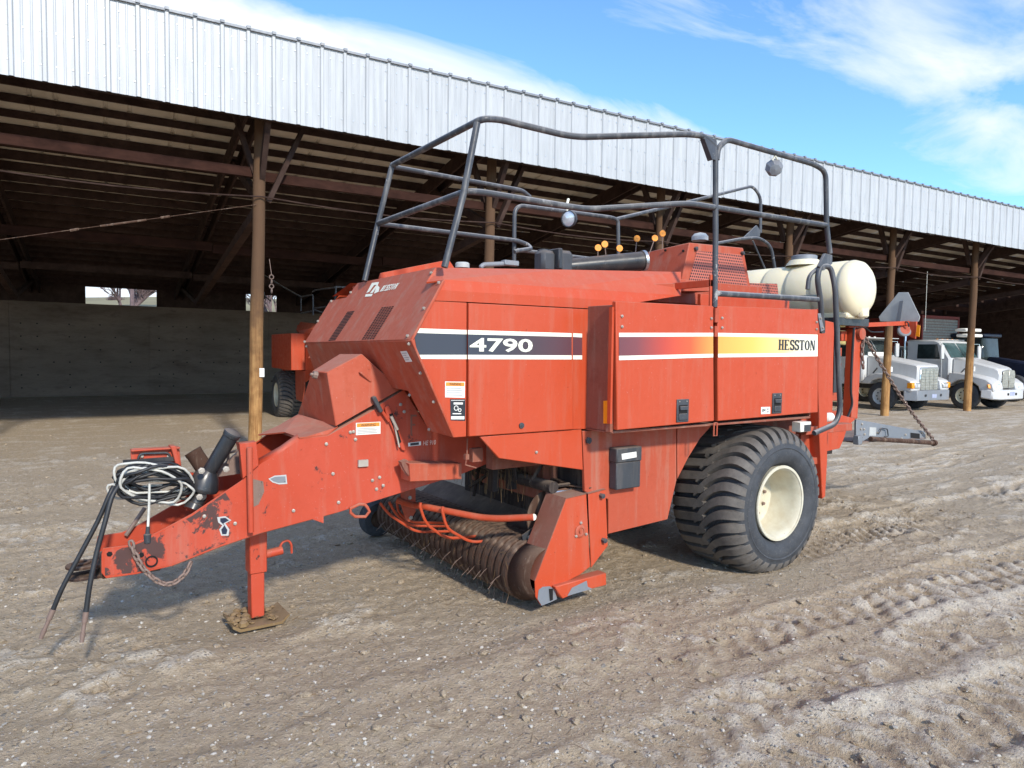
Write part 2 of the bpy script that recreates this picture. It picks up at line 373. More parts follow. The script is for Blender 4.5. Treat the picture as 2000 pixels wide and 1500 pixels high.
def text_obj(txt, name, mat, parent, origin, xdir, zdir, height, width=None, bold=0., shear=0., depth=.002, kind=None):
    cu = bpy.data.curves.new(name, 'FONT'); cu.body = txt; cu.size = 1; cu.offset = bold; cu.shear = shear; cu.extrude = 0; cu.resolution_u = 3
    tmp = bpy.data.objects.new(name+'_tmp', cu); COL.objects.link(tmp)
    me = bpy.data.meshes.new_from_object(tmp.evaluated_get(bpy.context.evaluated_depsgraph_get())); bpy.data.objects.remove(tmp); bpy.data.curves.remove(cu)
    co = np.zeros(len(me.vertices)*3); me.vertices.foreach_get('co', co); co = co.reshape(-1, 3)
    lo = co.min(0); hi = co.max(0); sz = height/(hi[1]-lo[1]); sxx = width/(hi[0]-lo[0]) if width else sz
    off = root_of(parent); X = Vector(xdir).normalized(); Z = Vector(zdir).normalized(); Nn = X.cross(Z)
    out = []
    for p in co:
        q = Vector(origin)+X*((p[0]-lo[0])*sxx)+Z*((p[1]-lo[1])*sz)+Nn*depth-off
        out += [q.x, q.y, q.z]
    me.vertices.foreach_set('co', out); me.name = name; me.materials.clear(); me.materials.append(M[mat]); me.update()
    o = bpy.data.objects.new(name, me); COL.objects.link(o); o.parent = parent
    return o
# ---------------------------------------------------------------- ground
rng = np.random.RandomState(3)
LAT = rng.rand(512, 512).astype(np.float32)
def vn(x, y, seed=0):
    x = x+seed*17.31; y = y+seed*9.77
    xi = np.floor(x).astype(int); yi = np.floor(y).astype(int); fx = x-xi; fy = y-yi
    fx = fx*fx*(3-2*fx); fy = fy*fy*(3-2*fy)
    a = LAT[xi % 512, yi % 512]; b_ = LAT[(xi+1) % 512, yi % 512]; c_ = LAT[xi % 512, (yi+1) % 512]; d_ = LAT[(xi+1) % 512, (yi+1) % 512]
    return (a*(1-fx)+b_*fx)*(1-fy)+(c_*(1-fx)+d_*fx)*fy
def fbm(x, y, o=5, seed=0, rough=.55):
    t_ = 0; amp = 1; tot = 0
    for i in range(o):
        t_ = t_+vn(x*2**i, y*2**i, seed+i*3)*amp; tot += amp; amp *= rough
    return t_/tot
def smooth(e0, e1, x):
    q = np.clip((x-e0)/(e1-e0), 0, 1); return q*q*(3-2*q)
def graded(lo, hi, step, far, grow=1.09):
    mid = list(np.arange(lo, hi+1e-6, step)); out = mid[:]; s = step; q = hi
    while q < far: s *= grow; q += s; out.append(q)
    s = step; q = lo; pre = []
    while q > -far: s *= grow; q -= s; pre.append(q)
    return np.array(pre[::-1]+out)
gx = graded(-.5, 9.0, .027, 420, 1.022); gy = graded(1.2, 7.0, .027, 420, 1.022)
# tyre tracks: (x0, y0, x1, y1, half width, depth, lug pitch)
TRACKS = [(3.2, 3.15, 30, 2.0, .24, .030, .24), (-2, 2.55, 30, 1.35, .20, .020, .2), (5.5, 4.35, 40, 4.6, .33, .035, .13), (5.5, 6.35, 40, 6.9, .33, .03, .13),
          (2.2, 2.0, 14, .2, .26, .026, .22), (7, 7.6, 40, 6.2, .25, .03, .21), (6, 8.9, 40, 8.1, .25, .03, .21), (-12, 7.8, 6, 9.6, .3, .02, .2), (8, 5.6, 40, 3.6, .2, .025, .19),
          (-8, 11.6, 40, 9.0, .4, .03, .2), (4.6, 2.9, 12, 2.3, .18, .02, .21)]
def height(X, Y, fine=True):
    h = (fbm(X*.22, Y*.3, 4, 1)-.5)*.10
    n = fbm(X*.55, Y*1.5, 5, 11, .6)
    h += (smooth(.42, .72, n)-.3)*.036
    cl = fbm(X*3.2, Y*4.6, 4, 23, .62)
    crest = smooth(.48, .70, cl)*smooth(.35, .6, fbm(X*.6, Y*1.2, 3, 5)); h += crest*.032
    if fine:
        h += (fbm(X*11, Y*12, 3, 31, .6)-.5)*.028
        c3 = vn(X*21, Y*21, 41); h += smooth(.66, .9, c3)*.009
    dry = .30*crest+.42*(n-.35)
    for (x0, y0, x1, y1, w, dp, pt) in TRACKS:
        L = sqrt((x1-x0)**2+(y1-y0)**2); ux, uy = (x1-x0)/L, (y1-y0)/L
        a = (X-x0)*ux+(Y-y0)*uy; d = -(X-x0)*uy+(Y-y0)*ux+(fbm(X*.35, Y*.35, 2, 61)-.5)*.35
        on = smooth(0, 1.2, a)*smooth(L, L-3, a)*smooth(.25, .55, fbm(X*.5+x0, Y*.8, 3, 71))
        prof = smooth(w*1.25, w*.85, np.abs(d)); ridge = np.exp(-((np.abs(d)-w*1.3)/.07)**2)
        lug = .5+.5*np.sin((a+np.abs(d)*.55)/pt*2*pi+(fbm(X*2, Y*2, 2, 81)-.5)*2.0)
        lug = smooth(.25, .75, lug)
        h += on*(-dp*.6*prof+prof*(lug-.5)*dp*1.05+ridge*dp*.65*(.5+fbm(X*4, Y*4, 2, 91)))
        dry = dry+on*(prof*(lug-.4)*.35+ridge*.16)
    return h, dry
GX, GY = np.meshgrid(gx, gy, indexing='ij')
Hh, Dr = height(GX, GY)
dist = np.sqrt(GX**2+GY**2); S_ = GX*dS.x+GY*dS.y; V_ = GX*nS.x+GY*nS.y
fade = smooth(70, 30, dist); Hh = Hh*fade*(.35+.65*smooth(26, 9, dist))
Hh *= (.35+.65*smooth(19, 12, V_))
# keep the footing of the machines level
for (cx_, cy_, r_) in ((5.78, 4.3, .8), (5.78, 6.3, .8), (1.4, 5.3, .35)):
    q = smooth(r_*1.5, r_*.6, np.sqrt((GX-cx_)**2+(GY-cy_)**2)); Hh = Hh*(1-q)
Hh = Hh-.012
Dr = Dr+.12*smooth(12.0, 13.2, V_)+.12*smooth(8, 12, GX)+.1*smooth(3.4, 2.4, GY)*smooth(0, 3, GX)
nx_, ny_ = len(gx), len(gy)
co = np.stack([GX, GY, Hh], -1).reshape(-1, 3).astype(np.float32)
idx = np.arange(nx_*ny_).reshape(nx_, ny_)
quads = np.stack([idx[:-1, :-1], idx[1:, :-1], idx[1:, 1:], idx[:-1, 1:]], -1).reshape(-1, 4).astype(np.int32)
me = bpy.data.meshes.new('ground'); me.vertices.add(len(co)); me.vertices.foreach_set('co', co.ravel())
me.loops.add(quads.size); me.loops.foreach_set('vertex_index', quads.ravel())
me.polygons.add(len(quads)); me.polygons.foreach_set('loop_start', np.arange(0, quads.size, 4, dtype=np.int32)); me.polygons.foreach_set('loop_total', np.full(len(quads), 4, np.int32))
me.polygons.foreach_set('use_smooth', np.ones(len(quads), bool)); me.update(calc_edges=True)
at2 = me.attributes.new('dry', 'FLOAT', 'POINT'); at2.data.foreach_set('value', Dr.reshape(-1).astype(np.float32))
me.materials.append(M['mud_gravel'])
ground = bpy.data.objects.new('ground', me); COL.objects.link(ground); ground['kind'] = 'structure'
def gz(x, y):
    i = int(np.clip(np.searchsorted(gx, x), 1, nx_-1)); j = int(np.clip(np.searchsorted(gy, y), 1, ny_-1)); return float(Hh[i, j])
# loose stones and clods
bmi = bmesh.new(); bmesh.ops.create_icosphere(bmi, subdivisions=1, radius=1); iv = np.array([v.co[:] for v in bmi.verts]); bmi.verts.ensure_lookup_table()
ifc = np.array([[v.index for v in f.verts] for f in bmi.faces]); bmi.free()
def scatter(name, mat, n, sizes, seed, gen, flat=.6):
    r = np.random.RandomState(seed); vs = []; fs = []; k = 0
    for i in range(n):
        x, y = gen(r); s = sizes[0]+(sizes[1]-sizes[0])*r.rand()**3
        an = r.rand()*6.28; q = iv*(1+.5*(r.rand(len(iv), 1)-.5)); q = q*np.array([s*(.7+.6*r.rand()), s*(.6+.5*r.rand()), s*flat*(.6+.6*r.rand())])
        c_, s_ = cos(an), sin(an); q = np.stack([q[:, 0]*c_-q[:, 1]*s_+x, q[:, 0]*s_+q[:, 1]*c_+y, q[:, 2]+gz(x, y)+s*.15], -1)
        vs.append(q); fs.append(ifc+k); k += len(iv)
    mb = MB(); mb.v = [tuple(p) for p in np.concatenate(vs)]; mb.f = [tuple(int(a) for a in f) for f in np.concatenate(fs)]
    return mb.build(name, mat, None, smooth=False, kind='stuff', fixn=False)
def gen1(r):
    an = AZ+radians(38)*(1-2*r.rand()); d = 3.2+16*r.rand()**1.6
    return d*cos(an), d*sin(an)
st_ = scatter('loose_stones', 'stone_grey', 9000, (.003, .016), 5, gen1); st_['label'] = 'loose grey pebbles scattered over the muddy yard'
cl_ = scatter('mud_clods', 'mud_gravel', 2600, (.008, .04), 9, gen1, .5); cl_['label'] = 'small lumps of dried mud scattered over the yard'

mb = MB(); r = np.random.RandomState(21)
for i in range(900):
    x, y = gen1(r); an = r.rand()*6.28; L_ = .02+.06*r.rand(); z = gz(x, y)+.004; mb.tube([(x, y, z), (x+cos(an)*L_, y+sin(an)*L_, gz(x+cos(an)*L_, y+sin(an)*L_)+.006)], .0016, 3, cap=False)
o = mb.build('straw_bits', 'mud_foot', None, smooth=False, kind='stuff', fixn=False); o['label'] = 'short bits of straw lying on the yard'
# ---------------------------------------------------------------- shed
shed = thing('pole_shed', 'long open-front pole shed with white ribbed metal fascia above timber posts', 'shed', SH(2.61, 14.5, 0))
VF = 13.6; VP = 14.5; VW = 33.2; S0, S1 = -24.0, 47.0
POSTS = [2.61+5.04*k for k in range(-4, 9)]
def ztop(s): return 7.72-.0105*s
def zbot(s): return 6.19-.0082*s
def zroof(s, v): return 7.5-.0095*s-.148*(v-VF)
RIB = .436
def ribprof(w0=.436):
    # offsets along the sheet and outwards for one rib period
    return [(0, 0), (.035, 0), (.055, .032), (.10, .032), (.12, 0), (.20, 0), (.212, .007), (.228, .007), (.24, 0), (.33, 0), (.342, .007), (.358, .007), (.37, 0)]
nsheet = int((S1-S0)/(RIB*3))
for i in range(nsheet):
    s0 = S0+i*RIB*3; mb = MB(); pts = []
    for k in range(3):
        pts += [(s0+k*RIB+a, b_) for a, b_ in ribprof()]
    pts.append((s0+3*RIB+.004, 0)); vs = []; dv = .003*(i % 2)
    jz = random.uniform(-.012, .012); jw = random.uniform(-.006, .006)
    for (s, o) in pts: vs += [SH(s, VF-o-dv+jw, zbot(s)+jz), SH(s, VF-o-dv, ztop(s)-.02)]
    fs = [(2*j, 2*j+2, 2*j+3, 2*j+1) for j in range(len(pts)-1)]
    mb.add(vs, fs); sh_ = mb.build('fascia_sheet', 'white_metal', shed, smooth=False, fixn=False)
mb = MB()
for s in np.arange(S0, S1, RIB/2):
    if s > 30: break
    for q in (.16, .5, .87):
        z = zbot(s)+(ztop(s)-zbot(s))*q; mb.box(SH(s+.02, VF-.008, z), (.018, .014, .018), rz=SA)
mb.build('sheet_screws', 'bright_steel', shed, kind='stuff')
# cap trim, rib ends and a timber frame behind the fascia
mb = MB(); mb.add([SH(S0, VF-.05, ztop(S0)-.03), SH(S1, VF-.05, ztop(S1)-.03), SH(S1, VF+.14, ztop(S1)+.0), SH(S0, VF+.14, ztop(S0)+.0), SH(S0, VF-.05, ztop(S0)+.012), SH(S1, VF-.05, ztop(S1)+.012), SH(S1, VF+.14, ztop(S1)+.05), SH(S0, VF+.14, ztop(S0)+.05)],
    [(0, 1, 5, 4), (4, 5, 6, 7), (3, 2, 1, 0), (7, 6, 2, 3)]); mb.build('cap_trim', 'grey_steel', shed)
mb = MB()
for s in np.arange(S0+.078, S1, RIB): mb.box(SH(s, VF-.03, ztop(s)+.012), (.07, .09, .045), rz=SA)
mb.build('rib_ends', 'grey_steel', shed, kind='stuff')
for zf, h in ((.06, .2), (.55, .14), (.93, .14)):
    mb = MB(); a = SH(S0, VF+.05, zbot(S0)+(ztop(S0)-zbot(S0))*zf); b_ = SH(S1, VF+.05, zbot(S1)+(ztop(S1)-zbot(S1))*zf); mb.beam(a, b_, .05, h); mb.build('fascia_girt', 'timber_dark', shed)
# roof sheets between posts and purlins under them
for i in range(int((S1-S0)/1.31)):
    s0 = S0+i*1.31; mb = MB(); vs = []; pts = [(s0, 0), (s0+.38, 0), (s0+.41, .03), (s0+.45, .03), (s0+.48, 0), (s0+.82, 0), (s0+.85, .03), (s0+.89, .03), (s0+.92, 0), (s0+1.314, 0)]
    for (s, o) in pts: vs += [SH(s, VF+.05, zroof(s, VF)+o+.003*(i % 2)), SH(s, VW+.6, zroof(s, VW+.6)+o+.003*(i % 2))]
    mb.add(vs, [(2*j, 2*j+1, 2*j+3, 2*j+2) for j in range(len(pts)-1)]); mb.build('roof_sheet', 'roof_metal', shed, smooth=False)
PV = [VF+.75+.74*k for k in range(26)]
for v in PV:
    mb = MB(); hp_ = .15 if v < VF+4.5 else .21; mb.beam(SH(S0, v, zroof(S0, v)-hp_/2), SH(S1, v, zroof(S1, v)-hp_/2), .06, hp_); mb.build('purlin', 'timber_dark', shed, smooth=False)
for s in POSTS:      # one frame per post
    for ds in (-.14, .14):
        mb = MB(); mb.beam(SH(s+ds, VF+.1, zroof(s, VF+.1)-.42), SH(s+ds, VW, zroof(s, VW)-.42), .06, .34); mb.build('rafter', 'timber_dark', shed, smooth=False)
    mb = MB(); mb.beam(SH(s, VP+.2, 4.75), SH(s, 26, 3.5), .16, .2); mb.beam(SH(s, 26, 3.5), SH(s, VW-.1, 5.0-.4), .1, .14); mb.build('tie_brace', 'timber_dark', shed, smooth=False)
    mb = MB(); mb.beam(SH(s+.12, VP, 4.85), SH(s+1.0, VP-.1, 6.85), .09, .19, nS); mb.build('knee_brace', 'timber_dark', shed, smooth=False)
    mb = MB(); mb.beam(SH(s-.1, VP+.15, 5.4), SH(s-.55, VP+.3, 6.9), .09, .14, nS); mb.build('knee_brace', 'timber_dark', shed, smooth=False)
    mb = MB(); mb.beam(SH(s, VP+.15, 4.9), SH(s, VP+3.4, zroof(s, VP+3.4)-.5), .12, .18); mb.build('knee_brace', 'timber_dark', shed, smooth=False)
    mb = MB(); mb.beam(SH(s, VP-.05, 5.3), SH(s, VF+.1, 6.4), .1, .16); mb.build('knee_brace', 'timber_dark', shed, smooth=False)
    # post: slightly tapered, round, a little crooked
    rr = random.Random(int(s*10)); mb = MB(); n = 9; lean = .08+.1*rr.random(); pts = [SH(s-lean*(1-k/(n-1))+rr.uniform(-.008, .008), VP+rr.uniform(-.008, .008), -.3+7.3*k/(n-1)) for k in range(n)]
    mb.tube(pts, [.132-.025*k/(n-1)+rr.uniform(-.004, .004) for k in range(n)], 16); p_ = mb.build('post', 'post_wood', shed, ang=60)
    tg = MB(); tg.box(SH(s-.03, VP-.130, 1.55), (.09, .012, .17), rz=SA); tg.build('tag', 'decal_white', p_)
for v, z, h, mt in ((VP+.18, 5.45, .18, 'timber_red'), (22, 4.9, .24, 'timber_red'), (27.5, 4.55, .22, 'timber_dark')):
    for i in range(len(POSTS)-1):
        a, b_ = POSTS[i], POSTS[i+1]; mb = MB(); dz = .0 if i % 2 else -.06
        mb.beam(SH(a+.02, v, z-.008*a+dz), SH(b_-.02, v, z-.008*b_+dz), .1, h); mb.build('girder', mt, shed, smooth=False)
# second inner row of posts, far down the shed
for s in POSTS[3:]:
    if s < 12: continue
    mb = MB(); mb.tube([SH(s, 24, -.1), SH(s, 24, 6.0)], [.13, .1], 12); mb.build('post', 'timber_dark', shed, ang=60)
# conduit and wires
mb = MB()
for i in range(len(POSTS)-1):
    a, b_ = POSTS[i], POSTS[i+1]
    pts = [SH(a+(b_-a)*q, VP-.16, 4.92-.10*sin(pi*q)) for q in np.linspace(0, 1, 9)]; mb.tube(pts, .014, 6)
mb.build('conduit', 'timber_dark', shed)
mb = MB(); mb.tube([SH(-2.4, VP, 3.55), SH(2.5, VP-.1, 4.77)], .006, 5); a = SH(-.1, VP-.05, 4.12); b_ = SH(.62, VP-.05, 4.3)
mb.tube([a, b_], .018, 6); mb.tube([SH(-.55, VP-.05, 4.0), SH(-.42, VP-.05, 4.04)], .022, 6); mb.tube([SH(.85, VP-.05, 4.36), SH(1.0, VP-.05, 4.40)], .022, 6); mb.build('tension_wire', 'rust_brown', shed)
mb = MB(); mb.tube([SH(2.73, VP-.12, 3.75), SH(2.76, VP-.17, 3.45)], .006, 5)
for k in range(4): mb.lathe([(0, .03), (.012, .04), (0, .05), (-.012, .04)], SH(2.76, VP-.17, 3.40-.09*k), dS if k % 2 else nS, 10, True)
mb.tube([SH(2.76, VP-.17, 3.05), SH(2.76, VP-.17, 2.75)], .006, 5); mb.build('hanging_chain', 'rust_steel', shed)
for px, z0, z1 in ((1810, 4.6, 2.6),):
    q = ats(px, 560, VP+.3); mb = MB(); mb.tube([Vector((q.x, q.y, 5.0)), Vector((q.x, q.y, 2.9))], .009, 5); mb.build('hanging_rope', 'cable_white', shed)
# back wall: concrete below, dark boarding with openings above
ZW = 3.68
WIN = [(-.78, 1.77), (5.31, 6.62)]
seams = [S0]+[1.48+4.78*k for k in range(-5, 10)]+[S1]
seams = sorted(q for q in seams if S0 <= q <= S1)
for i in range(len(seams)-1):
    a, b_ = seams[i]+.012, seams[i+1]-.012; mb = MB()
    mb.prism([SH(a, VW, -.3), SH(b_, VW, -.3), SH(b_, VW, ZW-.008*b_), SH(a, VW, ZW-.008*a)], nS*.25); w_ = mb.build('wall_panel', 'old_concrete', shed, smooth=False)
    hb = MB()
    for s in np.arange(a+.35, b_-.2, .53):
        for z in (.35, .85, 1.35, 1.85, 2.35, 2.85):
            if random.random() < .5: hb.box(SH(s, VW-.003, z), (.05, .01, .045), rz=SA)
    hb.build('tie_holes', 'hole_black', w_, kind='stuff')
mb = MB(); mb.prism([SH(S0, VW+.03, -.3), SH(S1, VW+.03, -.3), SH(S1, VW+.03, ZW-.008*S1-.01), SH(S0, VW+.03, ZW-.008*S0-.01)], nS*.2); mb.build('wall_core', 'old_concrete', shed, smooth=False)
openings = WIN+[(13.5, 15.2), (21, 22.4)]
cur = S0
for k, (a, b_) in enumerate(openings+[(S1, S1)]):
    mb = MB(); n = max(1, int((a-cur)/1.2)); 
    for q in range(n):
        x0 = cur+(a-cur)*q/n; x1 = cur+(a-cur)*(q+1)/n+.004
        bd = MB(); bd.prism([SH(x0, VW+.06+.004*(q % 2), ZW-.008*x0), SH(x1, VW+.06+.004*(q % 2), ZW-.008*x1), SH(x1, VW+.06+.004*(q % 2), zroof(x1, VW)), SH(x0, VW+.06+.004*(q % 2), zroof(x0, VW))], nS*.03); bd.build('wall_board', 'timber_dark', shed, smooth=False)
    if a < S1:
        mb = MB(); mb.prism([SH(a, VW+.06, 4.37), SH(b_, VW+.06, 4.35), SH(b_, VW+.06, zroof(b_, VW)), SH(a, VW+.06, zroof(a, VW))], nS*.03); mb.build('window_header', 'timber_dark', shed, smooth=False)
    cur = b_
# end walls, left one outside the frame
for s in (S0, S1):
    mb = MB(); mb.prism([SH(s, VP+1, -.3), SH(s, VW, -.3), SH(s, VW, zroof(s, VW)), SH(s, VP+1, zroof(s, VP+1))], dS*.08); mb.build('end_wall', 'timber_dark', shed, smooth=False)

# ---------------------------------------------------------------- land seen through the openings
mb = MB(); n = 60
vs = []
for i in range(n+1):
    s = -60+180*i/n
    for (v, z) in ((34, -.2), (40, 2.9+.3*sin(i*.7)), (52, 4.3+.25*sin(i*1.9)), (90, 7.0+.9*sin(i*.33)), (200, 9+2*sin(i*.21)), (420, 6)): vs.append(SH(s*(1+(v-34)/90), v, z))
mb.add(vs, [(i*6+j, i*6+j+1, (i+1)*6+j+1, (i+1)*6+j) for i in range(n) for j in range(5)]); o = mb.build('grass_bank', 'hill_grass', None); o['kind'] = 'structure'
def bare_tree(loc, h, seed, label, group=None, low=.28):
    r = random.Random(seed); t_ = thing('bare_tree', label, 'tree', loc, 0, group)
    L = Vector(loc); tr = MB(); tw = MB(); tr.tube([L-Vector((0, 0, .5)), L+Vector((.1, 0, h*(low+.02)))], [h*.03, h*.022], 8)
    def grow(p, d, l, rad, lv):
        q = p+d*l; (tr if lv < 2 else tw).tube([p, (p+q)/2+Vector((r.uniform(-.05, .05)*l,)*3), q], [rad*1.5, rad*1.2, rad], 5 if lv < 2 else 3, cap=False)
        if lv < 4:
            for _ in range(4 if lv else 6):
                dd = (d+Vector((r.uniform(-.8, .8), r.uniform(-.8, .8), r.uniform(-.2, .7)))).normalized(); grow(p+d*l*r.uniform(.5, 1), dd, l*.66, rad*.55, lv+1)
    
    for _ in range(1 if low > .2 else 5): grow(L+Vector((.1, 0, h*low)), Vector((0, 0, 1)) if low > .2 else Vector((r.uniform(-.7, .7), r.uniform(-.7, .7), 1)).normalized(), h*.26, h*.012, 0)
    tr.build('trunk', 'bark_grey', t_); tw.build('crown', 'bark_grey', t_, smooth=False); return t_
q = ats(243, 585, 55); bare_tree((q.x, q.y, 3.4), 7.5, 4, 'bare reddish tree beyond the left opening in the back wall', None, .04)
q = ats(222, 588, 75); bare_tree((q.x, q.y, 5.2), 2.6, 9, 'low leafless bush on the bank left of the tree behind the shed', None, .04)
q = ats(530, 600, 44); bare_tree((q.x, q.y, 3.2), 5.5, 14, 'bare tree seen through the small opening beside the nearest post', None, .04)
q = ats(258, 580, 40); mb = MB(); mb.tube([Vector((q.x, q.y, 2)), Vector((q.x, q.y, 9))], .10, 8); o = mb.build('utility_pole', 'bark_grey', None); tag(o, 'dark wooden pole standing behind the left opening of the shed', 'pole')
# ---------------------------------------------------------------- the baler
YC = 5.3
B = thing('baler', 'large red square baler with cream and black stripe parked in front of the shed', 'baler', (XR, YC, 0))
def mir(p, yc=YC): p = Vector(p); return Vector((p.x, 2*yc-p.y, p.z))
def plate(name, pts, vec, mat, parent=B, bevel=.004, **k):
    mb = MB(); mb.prism(pts, vec); return mb.build(name, mat, parent, bevel=bevel, **k)
def boltset(parent, pts, n, r=.011, h=.010, mat='bolt_steel', name='bolt'):
    n = Vector(n).normalized(); src = None
    for p in pts:
        mb = MB(); mb.lathe([(-.002, 0), (-.002, r), (h, r), (h+.002, r*.6), (h+.006, r*.55), (h+.006, 0)], p, n, 6); mb.build(name, mat, parent)
YB = 4.3; YX = 3.95; IN = Vector((0, .03, 0))
yB = dict(y=YB)
# --- side panels, near side
pf = [at(803, 662, **yB), at(846, 588, **yB), at(912, 591, **yB), at(911, 853, **yB), at(885, 855, **yB)]
front_fix = plate('front_side_panel', [p+Vector((0, 0, 0)) for p in pf], IN, 'red_paint')
dr = [at(913.5, 592, **yB), at(1117, 602.5, **yB), at(1117, 838.5, **yB), at(913, 852.5, **yB)]
door = plate('service_door', [p-Vector((0, .018, 0)) for p in dr], (0, .04, 0), 'red_paint', bevel=.006)
mb = MB(); mb.lathe([(0, 0), (0, .022), (.01, .022), (.012, 0)], at(1018, 831, y=YB-.018), (0, -1, 0), 14); mb.build('lock', 'black_plastic', door)
plate('rear_side_strip', [at(1118.5, 602.5, **yB), at(1150, 604, **yB), at(1150, 838, **yB), at(1118.5, 838.5, **yB)], IN, 'red_paint')
# shoulder panel above the doors, bulging a little, then the set-back top panel
def loft(name, rows, mat, parent=B, thick=None, **k):
    mb = MB(); n = len(rows[0]); vs = [p for r in rows for p in r]
    mb.add(vs, [(i*n+j, i*n+j+1, (i+1)*n+j+1, (i+1)*n+j) for i in range(len(rows)-1) for j in range(n-1)])
    o = mb.build(name, mat, parent, **k); md = o.modifiers.new('t', 'SOLIDIFY'); md.thickness = thick or .012; md.offset = -1 if not k.get('flip') else 1; return o
yt = 4.42; y2 = 4.50
sh0 = [at(846, 587, **yB), at(912, 589.5, **yB), at(1135, 601.5, **yB), at(1250, 606, **yB)]
sh1 = [at(856, 566, y=YB-.004), at(912, 570, y=YB-.004), at(1135, 583, y=YB-.004), at(1250, 590, y=YB-.004)]
sh2 = [at(867, 546, y=YB+.02), at(912, 549, y=YB+.02), at(1135, 564.5, y=YB+.02), at(1330, 577, y=YB+.02)]
loft('shoulder_panel', [sh0, sh1, sh2], 'red_paint', smooth=False)
tp0 = [at(833, 551, y=YB+.10), at(866, 546.5, y=YB+.03), at(1100, 562, y=YB+.03), at(1330, 577, y=YB+.03)]
tp1 = [at(851.5, 522.3, y=y2), at(866, 522.7, y=y2), at(1100, 526.5, y=y2), at(1330, 531, y=y2)]
loft('top_side_panel', [tp0, tp1], 'red_paint', smooth=False)
# top deck
Ztop = at(853, 522.5, y=y2).z
tfar = [Vector((p.x, 2*YC-y2, p.z)) for p in tp1]
plate('top_deck', [tp1[0]-Vector((-.02, 0, .03)), tp1[3]-Vector((0, 0, .03)), tfar[3]-Vector((0, 0, .03)), tfar[0]-Vector((-.02, 0, .03))], (0, 0, -.02), 'red_faded')
# far side as a mirror of the near side
for nm, pts in (('far_side_panel', pf+[]), ('far_service_door', dr)):
    plate(nm, [mir(p) for p in pts], (0, -.03, 0), 'red_paint')
loft('far_shoulder_panel', [[mir(p) for p in r] for r in (sh0, sh1, sh2)], 'red_paint', flip=None) if False else None
mbm = MB()
for rows in ((sh0, sh1, sh2), (tp0, tp1)):
    n = len(rows[0]); rr = [[mir(p) for p in r] for r in rows]; mbm.add([p for r in rr for p in r], [(i*n+j, i*n+j+1, (i+1)*n+j+1, (i+1)*n+j) for i in range(len(rows)-1) for j in range(n-1)])
mbm.build('far_shoulder_panel', 'red_paint', B)
# --- sloping hood at the front: upper face with its stepped outline, lower face folding back
xr = at(795, 664, **yB).x
R_near = Vector((xr, YB-.012, 2.105)); R_far = Vector((xr, 2*YC-YB+.012, 2.095))
T_n1 = at(866, 546, y=YB-.006); T_n2 = at(850, 521.5, y=4.49)
slopeN = (T_n1-R_near).cross(R_far-R_near).normalized()
hp = (slopeN, R_near)
def hat(px, py): return at(px, py, pl=hp)
hood_pts = [hat(594.7, 669.3), hat(645, 586.7), hat(677, 580), hat(699, 552), hat(850.7, 521), hat(836, 548), hat(866, 546), hat(803, 662), hat(793, 664)]
hood = plate('front_hood', hood_pts, -slopeN*.02 if slopeN.x > 0 else slopeN*-.02, 'red_faded', bevel=.005)
HN = slopeN if slopeN.x < 0 else -slopeN
Lf = at(885, 855, y=YB-.01)
lowN = (Lf-R_near).cross(R_far-R_near).normalized(); lp = (lowN, R_near)
def lat_(px, py): return at(px, py, pl=lp)
low_pts = [lat_(595.5, 670.5), lat_(793, 665.5), lat_(803, 664), Lf, lat_(838, 842), lat_(797, 764), lat_(700, 745), lat_(618, 735)]
if lowN.x > 0: lowN = -lowN
lower = plate('front_lower_panel', low_pts, -lowN*.015, 'red_faded', bevel=.004)
# vents
def vent(pl_pts, nrow, ncol, name):
    a, b_, c_, d_ = pl_pts; mb = MB()
    for i in range(nrow):
        for j in range(ncol):
            u0, u1 = (j+.12)/ncol, (j+.88)/ncol; v0, v1 = (i+.22)/nrow, (i+.78)/nrow
            q = [a.lerp(b_, u).lerp(d_.lerp(c_, u), v)+HN*.0025 for (u, v) in ((u0, v0), (u1, v0), (u1, v1), (u0, v1))]; mb.face(q)
    mb.build(name, 'hole_black', hood, smooth=False, fixn=False)
vent([hat(746, 600), hat(771, 597.5), hat(731, 663), hat(706, 664)], 20, 5, 'vent_grid')
vent([hat(677, 609), hat(696, 606.5), hat(657, 665), hat(639, 666.5)], 19, 1, 'vent_slots')
hx = (hat(760, 560)-hat(720, 568)).normalized(); hz = (HN.cross(hx)).normalized()
if hz.z < 0: hz = -hz
# small emblem and lettering on the hood
def glyph_quads(parent, name, mat, strokes, O, X, Z, sx_, sz_, depth, w=.16):
    Nn = X.cross(Z)
    if Nn.dot(CAM-O) < 0: Nn = -Nn
    mb = MB()
    for (x0, z0, x1, z1, ww) in strokes:
        a = Vector((x0*sx_, z0*sz_)); b_ = Vector((x1*sx_, z1*sz_)); d = (b_-a)
        if d.length < 1e-6: continue
        d.normalize(); n = Vector((-d.y, d.x))*ww*.5
        mb.face([O+X*q.x+Z*q.y+Nn*depth for q in (a-n, b_-n, b_+n, a+n)])
    return mb.build(name, mat, parent, smooth=False, fixn=False)
eo = hat(718, 580); ex = (hat(732, 553)-hat(718, 580))
mb = MB(); mb.face([q+HN*.003 for q in (hat(727, 553), hat(741, 551), hat(739, 556), hat(729, 572), hat(723, 573), hat(736, 556.5), hat(731, 557.5), hat(722, 570), hat(716, 573))]); mb.face([q+HN*.003 for q in (hat(715, 575), hat(729, 574), hat(726, 579), hat(713, 580))]); mb.face([q+HN*.003 for q in (hat(737, 556), hat(742, 562), hat(740, 570), hat(731, 574))]); mb.build('emblem', 'decal_cream', hood, smooth=False, fixn=False)
